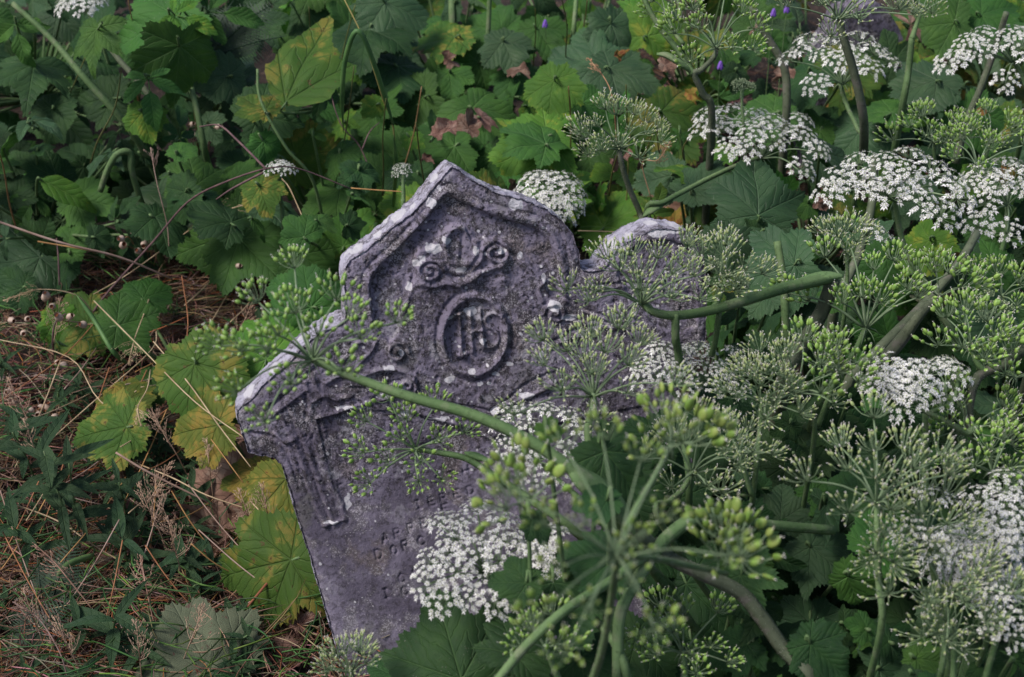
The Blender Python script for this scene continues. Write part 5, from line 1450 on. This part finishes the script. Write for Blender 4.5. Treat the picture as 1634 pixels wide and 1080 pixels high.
def campion(label, heads, root):
    R_ = PH(root[0], root[1], 0.0); t = thing("campion", label, "wildflower", R_, "seeding campions")
    mb = MB()
    for (px, py, h) in heads:
        p = PH(px, py, h) - R_
        dv = nrm(np.array([rng.normal(0, .5), -0.9 + rng.normal(0, .4), .55 + rng.normal(0, .3)]))
        q = Vector((0, 0, 1)).rotation_difference(Vector(dv))
        link("capsule", CAPS[rng.integers(2)], t, p, q, rng.uniform(.8, 1.15))
        mb.tube([p + dv * .0006, p - dv * .012 + np.array([0, 0, .004]), p * .5 + np.array([rng.normal(0, .01), 0, .02]), np.zeros(3)], [.0006, .0007, .0009, .001], 5, sm=4, col=(.9, .7, .55))
    link("stem", mb.build("stem", [M_STRAW], colattr=True), t)
campion("three papery seed capsules in a row under the arching twig", [(195,393,.2),(214,373,.2),(223,402,.2),(233,387,.2),(198,381,.22)], (240,440))
campion("papery tan capsules on a bent stalk over the left litter", [(78,475,.16),(85,489,.15),(98,510,.15),(108,508,.15),(138,519,.14),(72,478,.15)], (100,560))
campion("cluster of pale capsules lying in the straw, lower left", [(25,645,.05),(62,662,.05),(70,650,.05),(80,655,.05),(90,664,.05),(55,655,.06)], (60,690))
campion("pale capsules below the bent twig", [(92,580,.08),(108,583,.08),(38,531,.1),(15,510,.1),(44,510,.12)], (90,600))
campion("dark brown capsules in the hollow, upper middle left", [(305,200,.26),(312,215,.24),(337,221,.24),(345,205,.26)], (330,260))
campion("scattered small capsules near the stone's left side", [(378,425,.14),(243,478,.1),(248,472,.1),(225,470,.1)], (300,500))
campion("pinkish pale capsules at the left edge of the litter", [(8,610,.05),(2,600,.05),(20,622,.05)], (10,640))

# lance-leaved herbs, lower left
def lance_mesh(seed, W=.11):
    r = np.random.default_rng(seed); n = 14; V_, F_, UVp = [], [], []
    for i in range(n + 1):
        t = i / n; w = W * math.sin(math.pi * min(1, t ** .8)) ** .85 * (1.0 - .25 * t) + .004
        z = -.35 * t ** 2 + .03 * math.sin(5 * t + seed)
        for s in (-1, -.5, 0, .5, 1):
            V_.append((s * w, t, z + abs(s) * w * .35)); UVp.append((t, s * w))
    for i in range(n):
        for k in range(4):
            a = i * 5 + k; F_.append((a, a + 1, a + 6, a + 5))
    me_ = mesh("lance_leaf", V_, F_, [M_LANC]); uvl = me_.uv_layers.new(name="vein")
    uvl.data.foreach_set("uv", np.array([UVp[v] for f_ in F_ for v in f_], dtype=np.float32).ravel())
    return me_
LAN = [lance_mesh(i, .10 + .035 * i) for i in range(3)]
def herb(label, px, py, h, sz, n, seed, lean=(0, 0), grp="lance-leaved herbs in the litter"):
    r = np.random.default_rng(seed)
    top = PH(px, py, h); root = np.array([top[0] + lean[0], top[1] + lean[1], 0]); root[2] = float(ground_z(root[0], root[1])) - .005
    t = thing("herb", label, "plant", root, grp); tp = top - root
    mb = MB(); mid = tp * .5 + np.array([0, 0, .02]); mb.tube([np.zeros(3), mid, tp], [.0018, .0015, .001], 6, sm=4); link("stem", mb.build("stem", [M_STEM]), t)
    for k in range(n):
        f_ = .35 + .65 * (k + 1) / n
        p = tp * f_ + np.array([0, 0, .01]) * math.sin(f_ * 3)
        a = k * 2.4 + r.uniform(-.3, .3)
        d = np.array([math.cos(a), math.sin(a), .35 + .5 * f_])
        Nv = nrm(np.array([0, -.25, 1]) - .4 * np.array([math.cos(a), math.sin(a), 0]))
        link("leaf", LAN[r.integers(3)], t, p, frame_quat(Nv, d), sz * r.uniform(.5, .95))
for i, (lab, px, py, h, sz, n) in enumerate([
   ("tall dark lance-leaved herb at the left edge above the fern", 70, 720, .22, .085, 12), ("dark lance-leaved herb left of the yellow leaf pair", 110, 740, .18, .075, 9),
   ("lance-leaved herb with upright leaf tips below the yellow leaves", 190, 770, .12, .07, 7), ("low lance-leaved herb in the litter's middle", 195, 860, .10, .075, 7),
   ("low herb right of the pale fallen seed head", 290, 890, .08, .055, 8), ("herb with two broad lance leaves near the bottom left", 185, 985, .12, .085, 6),
   ("small herb in the bottom middle of the litter", 225, 1040, .08, .05, 8), ("small dark herb beside the pale underside leaf", 370, 1055, .08, .05, 8),
   ("dark herb hidden behind the fern at the left edge", 20, 840, .12, .07, 8), ("small herb left of the reddish stem", 300, 840, .06, .045, 7), ("small herb below the dead brown leaf", 340, 900, .06, .05, 7),
   ("herb at the very left edge above the capsules", 20, 690, .14, .075, 9), ("tiny herb at the foot of the stone's leaning edge", 515, 1055, .22, .03, 7)]):
    herb(lab, px, py, h, sz, n, 500 + i, lean=(rng.normal(0, .02), .03))

for k in range(60):
    px = rng.uniform(-20, 500); py = rng.uniform(470, 1090)
    if px > 330 + (py - 700) * .3 and py > 600: px -= 200
    herb("small green herb sprouting through the dry straw", px, py, rng.uniform(.04, .10), rng.uniform(.03, .055), int(rng.integers(6, 11)), 700 + k, lean=(rng.normal(0, .02), .02), grp="small herbs sprouting through the straw")
# thin grass stems standing among the leaves behind
for k in range(24):
    px = rng.uniform(20, 1120); py = rng.uniform(-10, 230); L = rng.uniform(70, 190); a = rng.normal(0, 28)
    h0 = rng.uniform(.36, .5)
    pts = [dl(px + a * (1 - t_) , py + L * t_, h0 * (1 - .5 * t_)) for t_ in (0, .4, .75, 1)]
    pts[1] = (pts[1][0] + rng.normal(0, 7), pts[1][1], pts[1][2])
    grass_stalk("one of the thin grass stems standing among the leaves behind", pts, [.0009, .0012, .0015], [(.42, .62, .25), (.5, .6, .3), (.75, .62, .4), (.35, .5, .25)][k % 4], "thin grass stems among the leaves behind")
for k in range(18):
    px = rng.uniform(0, 430); py = rng.uniform(420, 1010); a = rng.uniform(-60, 60)
    grass_stalk("one of the wispy pale seed heads standing over the litter", [dl(px, py, .16), dl(px + a * .3, py + 35, .13), dl(px + a * .7, py + 75, .09), dl(px + a, py + 110, .04)], [.0005, .0007, .0008],
                (1.5, 1.4, 1.4), "wispy seed heads over the litter", "seeding_stalk", panicle=(20, .06, .6, (1.55, 1.45, 1.45)))
# ferns
def fern(label, px, py, h, ang, L, seed, px_n=26):
    r = np.random.default_rng(seed); base = PH(px, py, h); a = math.radians(ang)
    T = nrm(math.cos(a) * rt + math.sin(a) * up * .8); Nv = nrm(-fw + np.array([0, 0, .6])); Nv = nrm(Nv - (Nv @ T) * T); S = np.cross(T, Nv)
    root = np.array([base[0], base[1] + .02, float(ground_z(base[0], base[1])) - .01])
    t = thing("fern", label, "fern", root, "ferns")
    for fz, (da, sc) in enumerate([(0, 1), (.45, .8), (-.5, .75)]):
        T2 = T * math.cos(da) + S * math.sin(da); S2 = -T * math.sin(da) + S * math.cos(da); Ls = L * sc; mb = MB()
        pts = [base - root + T2 * Ls * f_ - Nv * Ls * .35 * f_ ** 2 for f_ in np.linspace(0, 1, 6)]
        if fz == 0: pts = [np.zeros(3)] + pts
        mb.tube(pts, [.0014, .0012, .0005], 5, sm=4)
        for k in range(px_n):
            f_ = .08 + .9 * k / px_n; c = base - root + T2 * Ls * f_ - Nv * Ls * .35 * f_ ** 2
            pl = Ls * .26 * math.sin(math.pi * min(1, (f_ + .12))) ** .7 * r.uniform(.9, 1.1)
            for s in (-1, 1):
                d = nrm(S2 * s + T2 * .35 - Nv * .15); w = nrm(np.cross(d, Nv))
                m_ = 7; V_ = [c]; F_ = []
                for j in range(1, m_ + 1):
                    q = j / m_; ww = pl * .10 * (1 - q * .85) * (1.0 if j % 2 else .55)
                    V_ += [c + d * pl * q + w * ww - Nv * pl * .1 * q * q, c + d * pl * q - w * ww - Nv * pl * .1 * q * q]
                F_.append((0, 1, 2)); F_ += [(2 * j - 1, 2 * j + 1, 2 * j + 2, 2 * j) for j in range(1, m_)]
                mb.add(V_, F_, 0)
        link("frond", mb.build("frond", [M_FERN]), t)
fern("dark fern among the leaves at the upper left, behind the bright lobed leaf", 330, 95, .34, 55, .17, 71)
fern("dark fern fronds in the bottom left corner beside the straw", 75, 990, .03, 80, .12, 72)
fern("dark fern frond lying at the left edge of the bottom", 20, 1060, .03, 60, .11, 73)

# purple bells
def bell(label, px, py, h):
    p = PH(px, py, h); root = np.array([p[0] + .01, p[1] + .03, float(ground_z(p[0], p[1]))])
    t = thing("purple_flower", label, "wildflower", root, "small purple flowers"); mb = MB()
    q = p - root
    mb.tube([np.zeros(3), q * .6 + [0, .01, .02], q + [0, 0, .006]], [.001, .0009, .0006], 5, sm=4); link("stem", mb.build("stem", [M_STEM]), t)
    mb = MB()
    for k in range(5):
        a = k * 1.2566; d = np.array([math.cos(a), math.sin(a), 0])
        mb.blob(d * .003 + np.array([0, 0, -.006]), np.array([0, 0, -1]) + d * .35, .016, .0065, .002, 0, 5, 6, side=np.cross(d, [0, 0, 1]))
    link("bloom", mb.build("bloom", [M_PURP]), t, q)
bell("purple bell flower in the top middle among grey-green leaves", 870, 32, .34)
bell("purple bell flower under the sheathed green umbel", 1150, 98, .36)
bell("purple bell flower at the top beside the highest green umbel", 1256, 8, .42)
bell("second purple flower at the top, next to the highest umbel's left", 1235, 14, .40)
bell("purple flower at the top right between stems", 1590, 15, .36)
